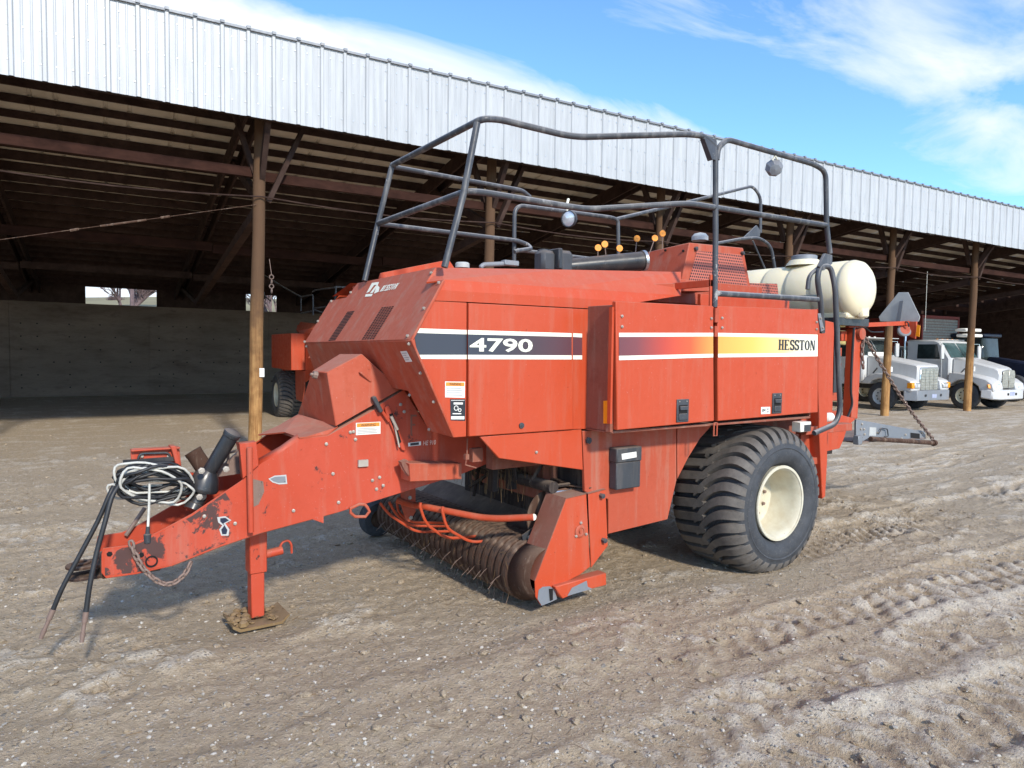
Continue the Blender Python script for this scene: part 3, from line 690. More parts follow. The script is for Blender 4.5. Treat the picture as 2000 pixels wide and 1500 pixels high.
# slab lettering, drawn by hand from strokes: unit cell 1 wide x 1 high
def slab(word, O, X, Z, h, cw, gap, st, parent, name, mat, depth=.003, slant=0):
    Nn = X.cross(Z)
    if Nn.dot(CAM-O) < 0: Nn = -Nn
    th = h*.11; sr = h*.10; G = []; x = 0
    def R(x0, z0, x1, z1): G.append([(x0, z0), (x1, z0), (x1, z1), (x0, z1)])
    def Pg(*p): G.append(list(p))
    for chh in word:
        w = cw
        if chh == 'H':
            for xx in (x+sr*.6, x+w-st-sr*.6):
                R(xx, 0, xx+st, h); R(xx-sr*.6, 0, xx+st+sr*.6, th*.8); R(xx-sr*.6, h-th*.8, xx+st+sr*.6, h)
            R(x+st, h/2-th*.45, x+w-st, h/2+th*.45)
        elif chh == 'E':
            R(x+sr*.6, 0, x+sr*.6+st, h); R(x, 0, x+w*.92, th*.8); R(x, h-th*.8, x+w*.88, h); R(x+st, h/2-th*.4, x+w*.6, h/2+th*.4)
            R(x+w*.82, 0, x+w*.92, h*.24); R(x+w*.78, h*.78, x+w*.88, h); R(x+w*.54, h*.38, x+w*.62, h*.62)
        elif chh == 'T':
            w = cw*.95; c0 = x+w/2; R(c0-st/2, 0, c0+st/2, h); R(c0-st/2-sr*.7, 0, c0+st/2+sr*.7, th*.8); R(x, h-th*.85, x+w, h); R(x, h*.76, x+w*.1, h); R(x+w*.9, h*.76, x+w, h)
        elif chh == 'S':
            w = cw*.82; pts = []
            for i in range(15):
                q = i/14; a = radians(30+240*q) if q <= 1 else 0
                pts.append((x+w/2+cos(a)*(w/2-st*.35), h*.735+sin(a)*(h*.265-th*.4)))
            for i in range(1, 15):
                q = i/14; a = radians(90-240*q); pts.append((x+w/2+cos(a)*(w/2-st*.35), h*.265+sin(a)*(h*.265-th*.4)))
            for (a, b_) in zip(pts[:-1], pts[1:]):
                d = Vector((b_[0]-a[0], b_[1]-a[1]))
                if d.length < 1e-6: continue
                dd = d.normalized(); tw = th*.45+(st*.5-th*.45)*abs(dd.y); n = Vector((-dd.y, dd.x))*tw; a = Vector(a)-dd*tw*.35; b_ = Vector(b_)+dd*tw*.35; Pg(tuple(a-n), tuple(b_-n), tuple(b_+n), tuple(a+n))
            R(x+w-st*.55, h*.7, x+w-st*.15, h); R(x+st*.1, 0, x+st*.5, h*.3)
        elif chh == 'O':
            m_ = 22
            for i in range(m_):
                a0, a1 = 2*pi*i/m_, 2*pi*(i+1)/m_; cx_, cz_ = x+w/2, h/2
                Pg((cx_+cos(a0)*w/2, cz_+sin(a0)*h/2), (cx_+cos(a1)*w/2, cz_+sin(a1)*h/2), (cx_+cos(a1)*(w/2-st), cz_+sin(a1)*(h/2-th*.8)), (cx_+cos(a0)*(w/2-st), cz_+sin(a0)*(h/2-th*.8)))
        elif chh == 'N':
            xa = x+sr*.7; xb = x+w-sr*.7-st*.45; R(xa, 0, xa+st*.45, h); R(xb, 0, xb+st*.45, h); Pg((xa, h), (xa+st, h), (xb+st*.45, 0), (xb-st*.4, 0)); R(xa-sr*.6, 0, xa+st*.5+sr*.6, th*.8); R(xb-sr*.7, h-th*.8, xb+st*.5+sr*.6, h); R(xa-sr*.6, h-th*.8, xa+st*.6, h)
        x += w+gap
    mb = MB()
    for k, gq in enumerate(G): mb.face([O+X*(p[0]+p[1]*slant)+Z*p[1]+Nn*(depth+.00006*(k % 9)) for p in gq])
    return mb.build(name, mat, parent, smooth=False, fixn=False)
ho = hat(741.5, 570); hX = (hat(773, 566)-hat(741.5, 571)).normalized(); hZ = HN.cross(hX).normalized(); hZ = hZ if hZ.z > 0 else -hZ
Lw = (hat(773, 566)-hat(741.5, 571)).length; Lh = (hat(745, 561)-hat(741.5, 571)).length
slab('HESSTON', ho, hX, hZ, Lh*.95, Lw/7.2, Lw*.012, Lw*.05, hood, 'lettering', 'decal_cream', slant=.25)
boltset(hood, [hat(*p) for p in ((843, 534), (858, 553), (829, 603), (797, 657), (596, 668), (622, 628), (648, 589), (686, 572))], HN, .012)
boltset(lower, [lat_(*p) for p in ((800, 671), (822, 728), (848, 784), (839, 838), (801, 771), (600, 676))], lowN, .012)
mb = MB(); q = [lat_(782, 686), lat_(794.5, 685), lat_(806, 706), lat_(793, 707)]; mb.face([p+lowN*.002 for p in q]); lb = mb.build('label', 'decal_white', lower, smooth=False, fixn=False)
mb = MB()
for k in range(4):
    a = q[0].lerp(q[3], .15+.2*k); b_ = q[1].lerp(q[2], .15+.2*k); e = (q[3]-q[0])*.07; mb.face([p+lowN*.004 for p in (a.lerp(b_, .12), a.lerp(b_, .85-.2*(k % 2)), a.lerp(b_, .85-.2*(k % 2))+e, a.lerp(b_, .12)+e)])
mb.build('print', 'decal_grey', lb, smooth=False, fixn=False)
# fin behind the hood on the far side
xq = at(877, 507, y=6.0).x
plate('top_fin', [at(741, 541, y=5.95), at(744, 533, y=5.95), at(877, 507, y=5.95), at(887, 522, y=5.95), at(887, 535, y=5.95), at(741, 548, y=5.95)], (0, .02, 0), 'red_paint')
# --- stripes
def strip(parent, x0, x1, za0, za1, zb0, zb1, y, mat, name):
    mb = MB(); mb.face([Vector((x0, y, za0)), Vector((x1, y, za1)), Vector((x1, y, zb1)), Vector((x0, y, zb0))]); return mb.build(name, mat, parent, smooth=False, fixn=False)
def stripe_rows(parent, pl, pr, y, xclip=None, frontcut=False):
    (tl0, tl1, bl0, bl1), (tr0, tr1, br0, br1) = pl, pr
    def row(l0, l1, r0_, r1_, mat, nm):
        pts = [at(l0[0], l0[1], y=y), at(r0_[0], r0_[1], y=y), at(r1_[0], r1_[1], y=y), at(l1[0], l1[1], y=y)]; mb = MB(); mb.face(pts); mb.build(nm, mat, parent, smooth=False, fixn=False)
    row(tl0, tl1, tr0, tr1, 'decal_cream', 'stripe'); row(tl1, bl0, tr1, br0, 'stripe_gradient', 'stripe'); row(bl0, bl1, br0, br1, 'decal_cream', 'stripe')
e = .003
stripe_rows(front_fix, ((813, 641), (808, 650), (816, 693), (820.5, 701)), ((911.5, 644.5), (911.5, 653), (911.5, 693), (911.5, 701.5)), YB-e)
stripe_rows(door, ((914, 644.5), (914, 653), (914, 693), (914, 701.5)), ((1116.5, 650.7), (1116.5, 658), (1116.5, 694), (1116.5, 702)), YB-.018-e)
stripe_rows(B, ((1119, 650.7), (1119, 658), (1119, 694), (1119, 702)), ((1137, 651.5), (1137, 659), (1137, 694), (1137, 702)), YB-e)
bl = at(917, 688, y=YB-.018-e); br = at(1040, 690, y=YB-.018-e); tl = at(917, 659, y=YB-.018-e)
text_obj('4790', 'model_number', 'decal_cream', door, bl+Vector((0, 0, .004)), (1, 0, 0), (0, 0, 1), tl.z-bl.z-.006, (br-bl).length, bold=.022, depth=.002)
# warning labels
def warn(parent, pts, nrm, orange=.28, body='decal_white', lines=4, word='WARNING'):
    nrm = Vector(nrm); a, b_, c_, d_ = pts  # tl tr br bl
    mb = MB(); mb.face([p+nrm*.002 for p in pts]); o = mb.build('warning_label', body, parent, smooth=False, fixn=False)
    def q(u, v): return a.lerp(b_, u).lerp(d_.lerp(c_, u), v)
    if orange:
        mb = MB(); mb.face([p+nrm*.0035 for p in (q(.04, .05), q(.96, .05), q(.96, orange), q(.04, orange))]); mb.build('band', 'decal_orange', o, smooth=False, fixn=False)
        if word:
            X = (b_-a).normalized(); Z = (a-d_).normalized(); text_obj(word, 'print', 'decal_black', o, q(.2, orange-.04), X, Z, (a-d_).length*orange*.6, (b_-a).length*.6, bold=.01, depth=.0045)
    mb = MB(); r = random.Random(3)
    for k in range(lines):
        v0 = orange+.1+(.85-orange)*k/lines; v1 = v0+.07; u1 = r.uniform(.75, .94); mb.face([p+nrm*.0035 for p in (q(.07, v0), q(u1, v0), q(u1, v1), q(.07, v1))])
    mb.build('print', 'decal_grey' if body != 'decal_black' else 'decal_white', o, smooth=False, fixn=False); return o
warn(front_fix, PL([(869, 745), (908, 745.5), (907.5, 777), (869, 776)], y=YB), (0, -1, 0))
o = warn(front_fix, PL([(879, 779.5), (909, 779.5), (908.5, 822), (880, 821)], y=YB), (0, -1, 0), 0, 'decal_black', 0)
mb = MB()
for (cx_, cy_, r1, r2) in ((891, 797, 4.5, 3.2), (898, 801, 3.2, 2)):
    c0 = at(cx_, cy_, y=YB-.004); k = (at(cx_+1, cy_, y=YB-.004)-c0).length
    mb.lathe([(0, r2*k), (0, r1*k)], c0, (0, 1, 0), 14)
for (x0, y0, x1, y1) in ((886, 790, 904, 786), (881, 781.5, 907, 782.5), (884, 807, 901, 809), (881, 813, 907, 819)):
    mb.face([at(x0, y0, y=YB-.0042), at(x1, y0, y=YB-.0042), at(x1, y1, y=YB-.0042), at(x0, y1, y=YB-.0042)])
mb.build('print', 'decal_white', o, smooth=False, fixn=False)
# --- knotter-side box with two doors
DX0, DXM, DX1 = 3.675, 4.795, 6.325
doorA = plate('box_door', [at(1203, 588, y=YX), at(1393.5, 597.5, y=YX), at(1395, 822.5, y=YX), at(1205, 840.5, y=YX)], (0, .045, 0), 'red_paint', bevel=.006)
doorB = plate('box_door', [at(1402, 597.5, y=YX), at(1597.5, 604.5, y=YX), at(1597.5, 805.5, y=YX), at(1402, 822.5, y=YX)], (0, .045, 0), 'red_paint', bevel=.006, label='rear box door with the cream end of the stripe')
mb = MB(); mb.mm((3.70, YX+.05, 1.43), (3.72, YB+.1, 2.385)); mb.mm((3.70, YX+.05, 1.42), (6.30, YB+.1, 1.44)); mb.mm((3.70, YX+.05, 2.38), (6.30, YB+.1, 2.40)); mb.mm((6.28, YX+.05, 1.43), (6.30, YB+.1, 2.40))
mb.mm((3.68, YX+.048, 1.43), (3.712, YX+.10, 2.39)); mb.build('side_box', 'red_dirty', B, bevel=.003)
mb = MB(); mb.mm((3.655, YX+.02, 1.50), (3.675, YX+.055, 2.38)); mb.build('door_edge_flange', 'red_paint', B)
mb = MB(); mb.tube([at(1137, 777, x=3.695), at(1133, 780, x=3.66), at(1133, 817, x=3.66), at(1137, 820, x=3.695)], .010, 8, bend=.02); mb.build('grab_handle', 'red_faded', B)
mb = MB(); pr = [at(1179.5, 783, x=3.674), at(1190.5, 782, x=3.674), at(1190.5, 827.5, x=3.674), at(1179.5, 827, x=3.674)]; mb.prism(pr, (-.006, 0, 0)); mb.build('reflector', 'amber', B)
mb = MB(); mb.mm((DXM+.0, YX-.006, 2.30), (DXM+.045, YX+.02, 2.42)); mb.mm((DXM, YX-.006, 2.18), (DXM+.035, YX+.02, 2.27)); mb.build('hinge', 'red_faded', B)
mb = MB(); c0 = at(1397.5, 826, y=YX+.01); mb.tube([c0+Vector((0, 0, .0)), c0+Vector((-.02, 0, 0)), c0+Vector((-.02, 0, -.11)), c0+Vector((.02, 0, -.11)), c0+Vector((.02, 0, 0)), c0], .007, 6); mb.build('door_catch', 'red_faded', B)
def latch(door, x0, y0, x1, y1):
    a = at(x0, y0, y=YX); b_ = at(x1, y1, y=YX); mb = MB(); mb.mm((a.x, YX-.010, b_.z), (b_.x, YX+.001, a.z)); o = mb.build('latch', 'black_plastic', door, bevel=.004)
    w = b_.x-a.x; h = a.z-b_.z; mb = MB(); mb.mm((a.x+w*.15, YX-.012, b_.z+h*.08), (b_.x-w*.15, YX-.0102, a.z-h*.25)); mb.build('recess', 'hole_black', o)
    mb = MB(); mb.mm((a.x+w*.18, YX-.026, b_.z+h*.52), (b_.x-w*.15, YX-.008, b_.z+h*.70)); mb.mm((a.x+w*.15, YX-.02, b_.z+h*.10), (b_.x-w*.18, YX-.012, b_.z+h*.38)); mb.build('paddle', 'black_plastic', o, bevel=.004)
    for fz_ in (.9,):
        for fx_ in (.2, .8):
            mb = MB(); mb.lathe([(0, 0), (0, .006), (.004, .004), (.004, 0)], (a.x+w*fx_, YX-.010, b_.z+h*fz_), (0, -1, 0), 8); mb.build('rivet', 'bolt_steel', o)
latch(doorA, 1321, 780, 1343.5, 823.5); latch(doorB, 1508, 768, 1525, 807)
boltset(doorA, PL([(1214, 617.5), (1214, 638), (1388.5, 622), (1388.5, 640)], y=YX), (0, -1, 0), .012)
boltset(doorB, PL([(1409.5, 621), (1409.5, 640), (1594, 629), (1594, 643)], y=YX), (0, -1, 0), .012)
stripe_rows(doorA, ((1209, 650), (1209, 658), (1209, 695), (1209, 703.5)), ((1393, 650), (1393, 657), (1393, 691), (1393, 698)), YX-.003)
stripe_rows(doorB, ((1402.5, 650), (1402.5, 657), (1402.5, 691), (1402.5, 698)), ((1597, 653.5), (1597, 660), (1597, 689), (1597, 696)), YX-.003)
a = at(1520, 684.5, y=YX-.003); b_ = at(1590, 683.5, y=YX-.003); c_ = at(1520, 664, y=YX-.003); lw = (b_-a).x
slab('HESSTON', Vector((a.x, YX-.003, (a.z+b_.z)/2)), Vector((1, 0, 0)), Vector((0, 0, 1)), c_.z-a.z, lw/6.95, lw*.012, lw*.043, doorB, 'lettering', 'decal_black')
o = warn(doorB, PL([(1486, 795), (1504, 794.5), (1504, 808), (1486, 809)], y=YX), (0, -1, 0), 0, 'decal_white', 0)
mb = MB()
for cx_, cy_, r_ in ((1490.5, 801.5, 2.6), (1494, 801, 1.9), (1500, 799, 1.6), (1500, 804, 1.6)):
    c0 = at(cx_, cy_, y=YX-.0045); k = r_*.0052; mb.lathe([(0, k*.5), (0, k)], c0, (0, 1, 0), 10)
mb.build('print', 'decal_black', o, smooth=False, fixn=False)
# rail / ledge between box and top
mb = MB(); mb.mm((5.0, YB-.02, 2.43), (6.32, YB+.02, 2.57)); mb.build('rear_top_panel', 'red_paint', B, bevel=.004)
mb = MB(); mb.mm((4.775, YX+.035, 2.40), (4.80, YX+.055, 2.70)); mb.mm((4.775, YX+.035, 2.60), (4.80, YB+.25, 2.66)); mb.build('rail_bracket', 'red_paint', B, bevel=.004)
plate('box_top', [Vector((3.9, YX+.06, 2.401)), Vector((6.3, YX+.06, 2.401)), Vector((6.3, YB+.1, 2.401)), Vector((3.9, YB+.1, 2.401))], (0, 0, .012), 'red_faded')
# --- lower side
low = plate('lower_side_panel', [at(1138, 842, **yB), at(1321, 828, **yB), at(1321.5, 938, **yB), at(1304, 1014.5, **yB), at(1188, 1043, **yB), at(1188, 975, **yB), at(1142, 960, **yB)], IN, 'red_faded')
plate('fender_panel', [at(1323, 828, y=YB+.005), at(1400, 818, y=YB+.005), at(1388, 834, y=YB+.005), at(1368, 856, y=YB+.005), at(1345, 893, y=YB+.005), at(1323, 936, y=YB+.005)], IN, 'red_faded')
boltset(low, PL([(1148, 860)], y=YB), (0, -1, 0), .028, .02, 'black_plastic', 'knob')
plate('skirt_panel', [at(938, 853, **yB), at(1136, 838.5, **yB), at(1139, 918, **yB), at(975, 895, **yB)], IN, 'red_paint')
plate('far_skirt_panel', [mir(q) for q in (at(938, 853, **yB), at(1136, 838.5, **yB), at(1139, 918, **yB), at(975, 895, **yB))], (0, -.03, 0), 'red_paint')
plate('far_lower_side_panel', [mir(q) for q in (at(1138, 842, **yB), at(1321, 828, **yB), at(1321.5, 938, **yB), at(1304, 1014.5, **yB), at(1188, 1043, **yB), at(1142, 960, **yB))], (0, -.03, 0), 'red_faded')
boltset(B, PL([(1047, 883)], y=YB), (0, -1, 0), .012)
# manual box
a = at(1205, 878, y=YB-.09); b_ = at(1251, 951, y=YB-.09); mb = MB(); mb.mm((a.x, YB-.09, b_.z-.0), (b_.x, YB-.001, a.z-.11)); dk = mb.build('document_box', 'black_plastic', B, bevel=.008)
mb = MB(); mb.mm((a.x-.008, YB-.1, a.z-.112), (b_.x+.004, YB-.001, a.z+.01)); ld = mb.build('lid', 'black_plastic', dk, bevel=.01)
mb = MB(); q = PL([(1214, 886.5), (1243, 882), (1243.5, 893), (1215, 898)], y=YB-.1015); mb.face(q); mb.build('sticker', 'decal_white', ld, smooth=False, fixn=False)
# --- inner structure; the near-black parts carry their shade in the colour
mb = MB(); mb.mm((3.6, 4.72, .78), (7.3, 5.88, 1.75)); mb.build('bale_chamber', 'red_dirty', B, bevel=.01)
mb = MB(); mb.mm((3.2, 4.45, 1.38), (7.2, 6.15, 2.35)); mb.build('body_core', 'shaded_inside', B)
mb = MB(); mb.mm((3.05, 4.66, 1.10), (7.3, 4.76, 1.36)); mb.mm((3.05, 5.84, 1.10), (7.3, 5.94, 1.36)); mb.build('main_frame', 'red_dirty', B, bevel=.005)
mb = MB(); mb.tube([(5.78, 4.35, .64), (5.78, 6.25, .64)], .075, 12); mb.mm((5.65, 4.7, .6), (5.9, 4.82, 1.2)); mb.mm((5.65, 5.8, .6), (5.9, 5.92, 1.2)); mb.build('axle', 'red_dirty', B)
mb = MB(); mb.mm((3.75, 4.35, .55), (3.79, 6.25, 1.35)); mb.build('feeder_shade_panel', 'shaded_inside', B)  # dark sheet added so the hollow behind the pickup reads as shaded
mb = MB(); mb.tube([(3.5, 4.45, .95), (3.5, 6.15, .95)], .05, 12)
for k in range(9):
    y = 4.5+k*.2; an = k*.9; mb.tube([(3.45, y, .95), (3.45+.25*cos(an), y, .95+.25*sin(an))], .016, 6)
mb.build('packer_shaft', 'shaded_inside', B)
mb = MB(); mb.beam(at(990, 917, y=5.2), at(1175, 965, y=4.3), .10, .07); mb.beam(at(1040, 938, y=4.95), at(1165, 950, y=4.32), .2, .012); mb.build('pickup_lift_arm', 'rust_brown', B, bevel=.004)
for (px, py) in ((965, 905), (1000, 915), (1045, 925), (1090, 930)):
    c0 = at(px, py, y=5.0); mb = MB(); mb.mm((c0.x-.03, 4.97, .85), (c0.x+.03, 5.05, 1.3)); mb.build('chamber_rib', 'shaded_inside', B)
mb = MB(); mb.prism([Vector((3.46, 4.5, .47)), Vector((3.60, 4.5, .50)), Vector((3.78, 4.5, .62)), Vector((3.78, 4.5, .60)), Vector((3.6, 4.5, .47)), Vector((3.46, 4.5, .44))], (0, 2.4, 0)); mb.build('pickup_pan', 'shaded_inside', B)
mb = MB(); fy = 2*YC-YX; mb.mm((3.68, YB+1.7, 1.43), (6.30, fy, 2.42)); fb_ = mb.build('far_side_box', 'red_paint', B, bevel=.01)
mb = MB(); mb.face([Vector((3.9, fy+.003, 2.0)), Vector((6.2, fy+.003, 2.0)), Vector((6.2, fy+.003, 2.2)), Vector((3.9, fy+.003, 2.2))]); mb.build('stripe', 'decal_cream', fb_, smooth=False, fixn=False)
# --- tongue
tn0 = Vector((.2, 5.14, 0)); tn1 = Vector((2.95, 4.86, 0)); td = (tn1-tn0).normalized(); tN = Vector((td.y, -td.x, 0)); tpn = (tN, tn0)
def ta(px, py): return at(px, py, pl=tpn)
tong = [(198, 1084), (201, 1071), (252, 1065), (284, 1052), (374, 1004), (470, 940), (505, 908), (550, 882), (585, 857), (640, 851), (731, 800), (747, 787), (789, 760), (837, 838), (883, 851), (940, 851), (976, 896), (904, 925), (808, 955), (660, 1001), (508, 1042), (431, 1068), (335, 1106), (265, 1122), (207, 1130), (198, 1119)]
tp = [ta(*q) for q in tong]
near_t = plate('tongue_plate', tp, -tN*.014, 'red_tongue', bevel=.003)
far_t = plate('tongue_plate', [mir(q) for q in tp], Vector((-tN.x, tN.y, 0))*.014, 'red_tongue', bevel=.003)
mb = MB()   # worn paint on the front half of the near plate (paint worn to steel)
wp = [ta(*q) for q in ((205, 1124), (204, 1074), (254, 1068), (286, 1055), (376, 1007), (440, 962), (455, 985), (446, 1012), (452, 1040), (440, 1060), (335, 1102), (265, 1118))]
mb.face([q+tN*.0025 for q in wp]); mb.build('worn_patch', 'red_worn', near_t, smooth=False, fixn=False)
for pts in ([(488, 934), (514, 940), (516, 960), (505, 985), (495, 990), (492, 965)],):
    mb = MB(); mb.face([ta(*q)+tN*.003 for q in pts]); mb.build('bare_patch', 'rust_steel', near_t, smooth=False, fixn=False)
def blob(parent, pts, mat='grey_steel', name='chipped_patch', fn=ta, n=tN, d=.003):
    mb = MB(); mb.face([fn(*q)+n*d for q in pts]); return mb.build(name, mat, parent, smooth=False, fixn=False)
blob(near_t, [(524, 935), (536, 929), (559, 927), (561, 945), (545, 946), (532, 942)], 'decal_grey'); blob(near_t, [(527, 935), (537, 931), (557, 930), (558, 942), (544, 943), (534, 940)], 'grey_steel', d=.005)
blob(near_t, [(424, 1010), (440, 1008), (452, 1016), (440, 1022), (448, 1034), (446, 1046), (432, 1046), (428, 1034), (434, 1026), (426, 1020)], 'decal_grey'); blob(near_t, [(430, 1012), (440, 1011), (447, 1016), (436, 1022), (444, 1035), (442, 1043), (434, 1043), (432, 1034), (438, 1026), (430, 1018)], 'blue_paint', d=.005)
# deck between the plates, nose web, underside
def trow(pts): return [[ta(*q)-tN*.002 for q in pts], [mir(ta(*q)) for q in pts]]
mb = MB(); rows = trow([(585, 857), (640, 851), (731, 800), (747, 787), (789, 760)]); n = 5
mb.add(rows[0]+rows[1], [(j, j+1, n+j+1, n+j) for j in range(n-1)]); o = mb.build('tongue_deck', 'red_dirty', B); md = o.modifiers.new('t', 'SOLIDIFY'); md.thickness = .01
A0 = ta(498, 868); A1 = ta(505, 850)
mb = MB()  # deck around the hole: rails and front lip
r1 = [ta(505, 908), ta(550, 882), ta(585, 857)]; yin = .10
mb.add([r1[0], r1[1], r1[2]]+[q+Vector((0, .05, .03)) for q in r1], [(0, 1, 4, 3), (1, 2, 5, 4)])
for q0, q1 in zip([mir(q) for q in r1][:-1], [mir(q) for q in r1][1:]): mb.add([q0, q1, q1+Vector((0, -.05, .03)), q0+Vector((0, -.05, .03))], [(0, 1, 2, 3)])
f0 = r1[0]; f1 = mir(r1[0]); mb.add([f0, f1, f1+Vector((-.02, 0, .1)), f0+Vector((-.02, 0, .1))], [(0, 1, 2, 3)])
top2 = [at(503, 850, y=5.5), at(548, 830, y=5.6), at(583, 812, y=5.66), at(560, 843, y=5.2), at(600, 854, y=4.98)]
o = mb.build('deck_rim', 'red_tongue', B); md = o.modifiers.new('t', 'SOLIDIFY'); md.thickness = .008
# closing plate near the hood: slopes from the plates up to the cover
mb = MB(); q = [at(505, 851, y=5.5), at(545, 833, y=5.55), at(583, 811, y=5.62), at(660, 834, y=5.0), at(640, 851, y=4.985), at(585, 857, y=4.99), at(556, 846, y=5.25)]
mb.face(q); o = mb.build('tongue_deck', 'red_faded', B, smooth=False); md = o.modifiers.new('t', 'SOLIDIFY'); md.thickness = .01
mb = MB(); us = [(660, 999), (508, 1040), (431, 1066), (335, 1104)]; rows = trow(us); n = 4; mb.add(rows[0]+rows[1], [(j, j+1, n+j+1, n+j) for j in range(n-1)]); o = mb.build('tongue_underside', 'red_dirty', B); md = o.modifiers.new('t', 'SOLIDIFY'); md.thickness = .01
mb = MB(); mb.mm((2.0, 5.05, 1.0), (2.6, 5.55, 1.35)); mb.build('driveline_box', 'shaded_inside', B)
boltset(near_t, [ta(*q) for q in ((637, 867), (650, 925), (573, 997), (459, 1022), (399, 1008), (690, 843), (694, 858), (782, 790), (789, 804), (684, 844), (727, 938), (741, 932), (748, 948), (735, 955), (661, 981))], tN, .013)
boltset(near_t, [ta(*q) for q in ((214, 1082), (276, 1084))], tN, .018, .004, 'hole_black', 'pin_hole')
mb = MB(); mb.lathe([(0, .0), (0, .028), (.004, .028), (.004, .038), (.012, .038), (.012, .030)], ta(296, 1096), tN, 16); mb.build('chain_eye', 'hole_black', near_t)
warn(near_t, [ta(*q) for q in ((695, 826), (743, 823.5), (743, 847), (695, 850))], tN, .36, lines=4)
mb = MB(); q = [ta(*q) for q in ((797, 865), (822, 862), (822, 869.5), (797, 872))]; mb.face([p+tN*.002 for p in q]); o = mb.build('serial_plate', 'decal_white', near_t, smooth=False, fixn=False)
mb = MB(); mb.face([ta(*q)+tN*.0035 for q in ((801, 865.5), (818, 863.5), (818, 868.5), (801, 870.5))]); mb.build('print', 'decal_black', o, smooth=False, fixn=False)
X_ = (ta(851, 866)-ta(826, 868)); text_obj('HE 910', 'chalk_writing', 'chalk_mark', near_t, ta(826, 870), X_, (0, 0, 1), .036, X_.length, bold=.005, shear=.15, depth=.003)
mb = MB(); mb.box(ta(708, 904)+tN*.012, (.075, .024, .05), rz=atan2(td.y, td.x)); mb.build('clamp', 'bolt_steel', near_t)
glyph_quads(near_t, 'cut_letter', 'red_dirty', [(0, 0, 0, 1, .25*.06), (0, .94, .8, .94, .014), (0, .5, .6, .5, .014), (0, 0, .2, 0, .014)], ta(803, 850), td, Vector((0, 0, 1)), .055, .16, .003)
# lever quadrant: slotted bracket, black handle
mb = MB(); br_ = [(749, 796), (757, 790), (788, 870), (790, 880), (782, 878), (752, 810)]
mb.prism([ta(*q)+tN*.03 for q in br_], -tN*.03); lev = mb.build('lever_bracket', 'red_tongue', near_t, bevel=.004)
mb = MB(); mb.prism([ta(*q)+tN*.032 for q in ((757, 808), (764, 806), (781, 862), (776, 868))], tN*.001); mb.build('slot', 'hole_black', lev)
mb = MB(); mb.tube([ta(760, 812)+tN*.05, ta(772, 838)+tN*.05], .012, 8); mb.tube([ta(766, 825)+tN*.04, ta(776, 872)+tN*.045], .007, 6); mb.build('adjuster_bolt', 'bolt_steel', lev)
mb = MB(); mb.tube([ta(742, 800)+tN*.03, ta(757, 822)+tN*.03], .012, 8); mb.build('lever_rod', 'red_tongue', lev)
mb = MB(); ax0 = ta(726, 774)+tN*.03; ax1 = ta(741, 804)+tN*.03; mb.beam(ax0, ax1, .03, .055, tN); mb.build('handle_grip', 'black_plastic', lev, bevel=.005)
# step box on the near plate
sx0 = at(800, 903, y=4.74); mb = MB(); stp = [at(800, 905, y=4.72), at(902, 905, y=4.72), at(902, 936, y=4.72), at(801, 941, y=4.72)]
mb.prism(stp, (0, .16, 0)); o = mb.build('step', 'red_faded', B, bevel=.004)
mb = MB(); mb.prism([at(783, 902, y=4.78), at(795, 898, y=4.78), at(801, 905, y=4.73), at(799, 930, y=4.73), at(790, 918, y=4.78)], (0, .05, 0)); mb.build('step_bracket', 'red_dirty', o)
# oiler bracket with tube beside the hood foot
mb = MB(); c0 = at(930, 888, y=4.5); mb.box(c0, (.09, .05, .10)); mb.tube([at(913, 856, y=4.5), at(912, 890, y=4.5), at(909, 908, y=4.5), at(930, 914, y=4.5)], .006, 6); mb.box(at(911, 892, y=4.5), (.03, .03, .04)); mb.build('grease_manifold', 'red_dirty', B)
# eye loop under the tongue
mb = MB(); mb.tube([ta(712, 985)+tN*.01, ta(716, 990)+tN*.02, ta(720, 998)+tN*.02, ta(712, 1008)+tN*.02, ta(692, 1008)+tN*.02, ta(683, 1000)+tN*.02, ta(683, 992)+tN*.02, ta(700, 984)+tN*.02, ta(712, 985)+tN*.01], .012, 8); mb.build('tie_loop', 'red_faded', near_t)
mb = MB(); mb.prism([ta(610, 1014), ta(632, 1007), ta(632, 1022)], -tN*.05); mb.build('jack_stop', 'red_tongue', near_t)
# --- gearbox cover
yn, yf = 4.97, 5.63
P6 = at(656, 832, y=yn); P7 = at(638.7, 726.7, y=yn+.02); P4 = at(706.7, 690.7, y=yn+.03); P5 = at(782.7, 760, y=yn-.06)
P1 = at(580, 813, x=P6.x-.02); P2 = at(609, 725, x=P7.x-.03); P3 = at(664, 691, x=P4.x-.03)
P5b = mir(P5); P5c = Vector((P5.x+.25, P5.y, P5.z+.0))
mb = MB(); mb.add([P1, P2, P7, P6, P3, P4, P5, P5b], [(0, 1, 2, 3), (1, 4, 5, 2), (2, 5, 6, 3), (1, 0, 7, 4), (4, 7, 6, 5)])
cover = mb.build('gearbox_cover', 'red_faded', B, bevel=.006, ang=10)
mb = MB(); a = at(705, 728, y=yn-.03); b_ = at(724, 745, y=yn-.03); mb.tube([a+Vector((0, .06, 0)), a, b_, b_+Vector((0, .06, 0))], .008, 6, bend=.01); mb.build('handle', 'red_faded', cover)
mb = MB(); c0 = at(619, 733, x=P7.x-.04); mb.lathe([(0, 0), (0, .03), (.03, .026), (.03, .012), (.05, .01), (.05, 0)], c0, (-1, 0, .2), 8); mb.build('wing_nut', 'rust_steel', cover)
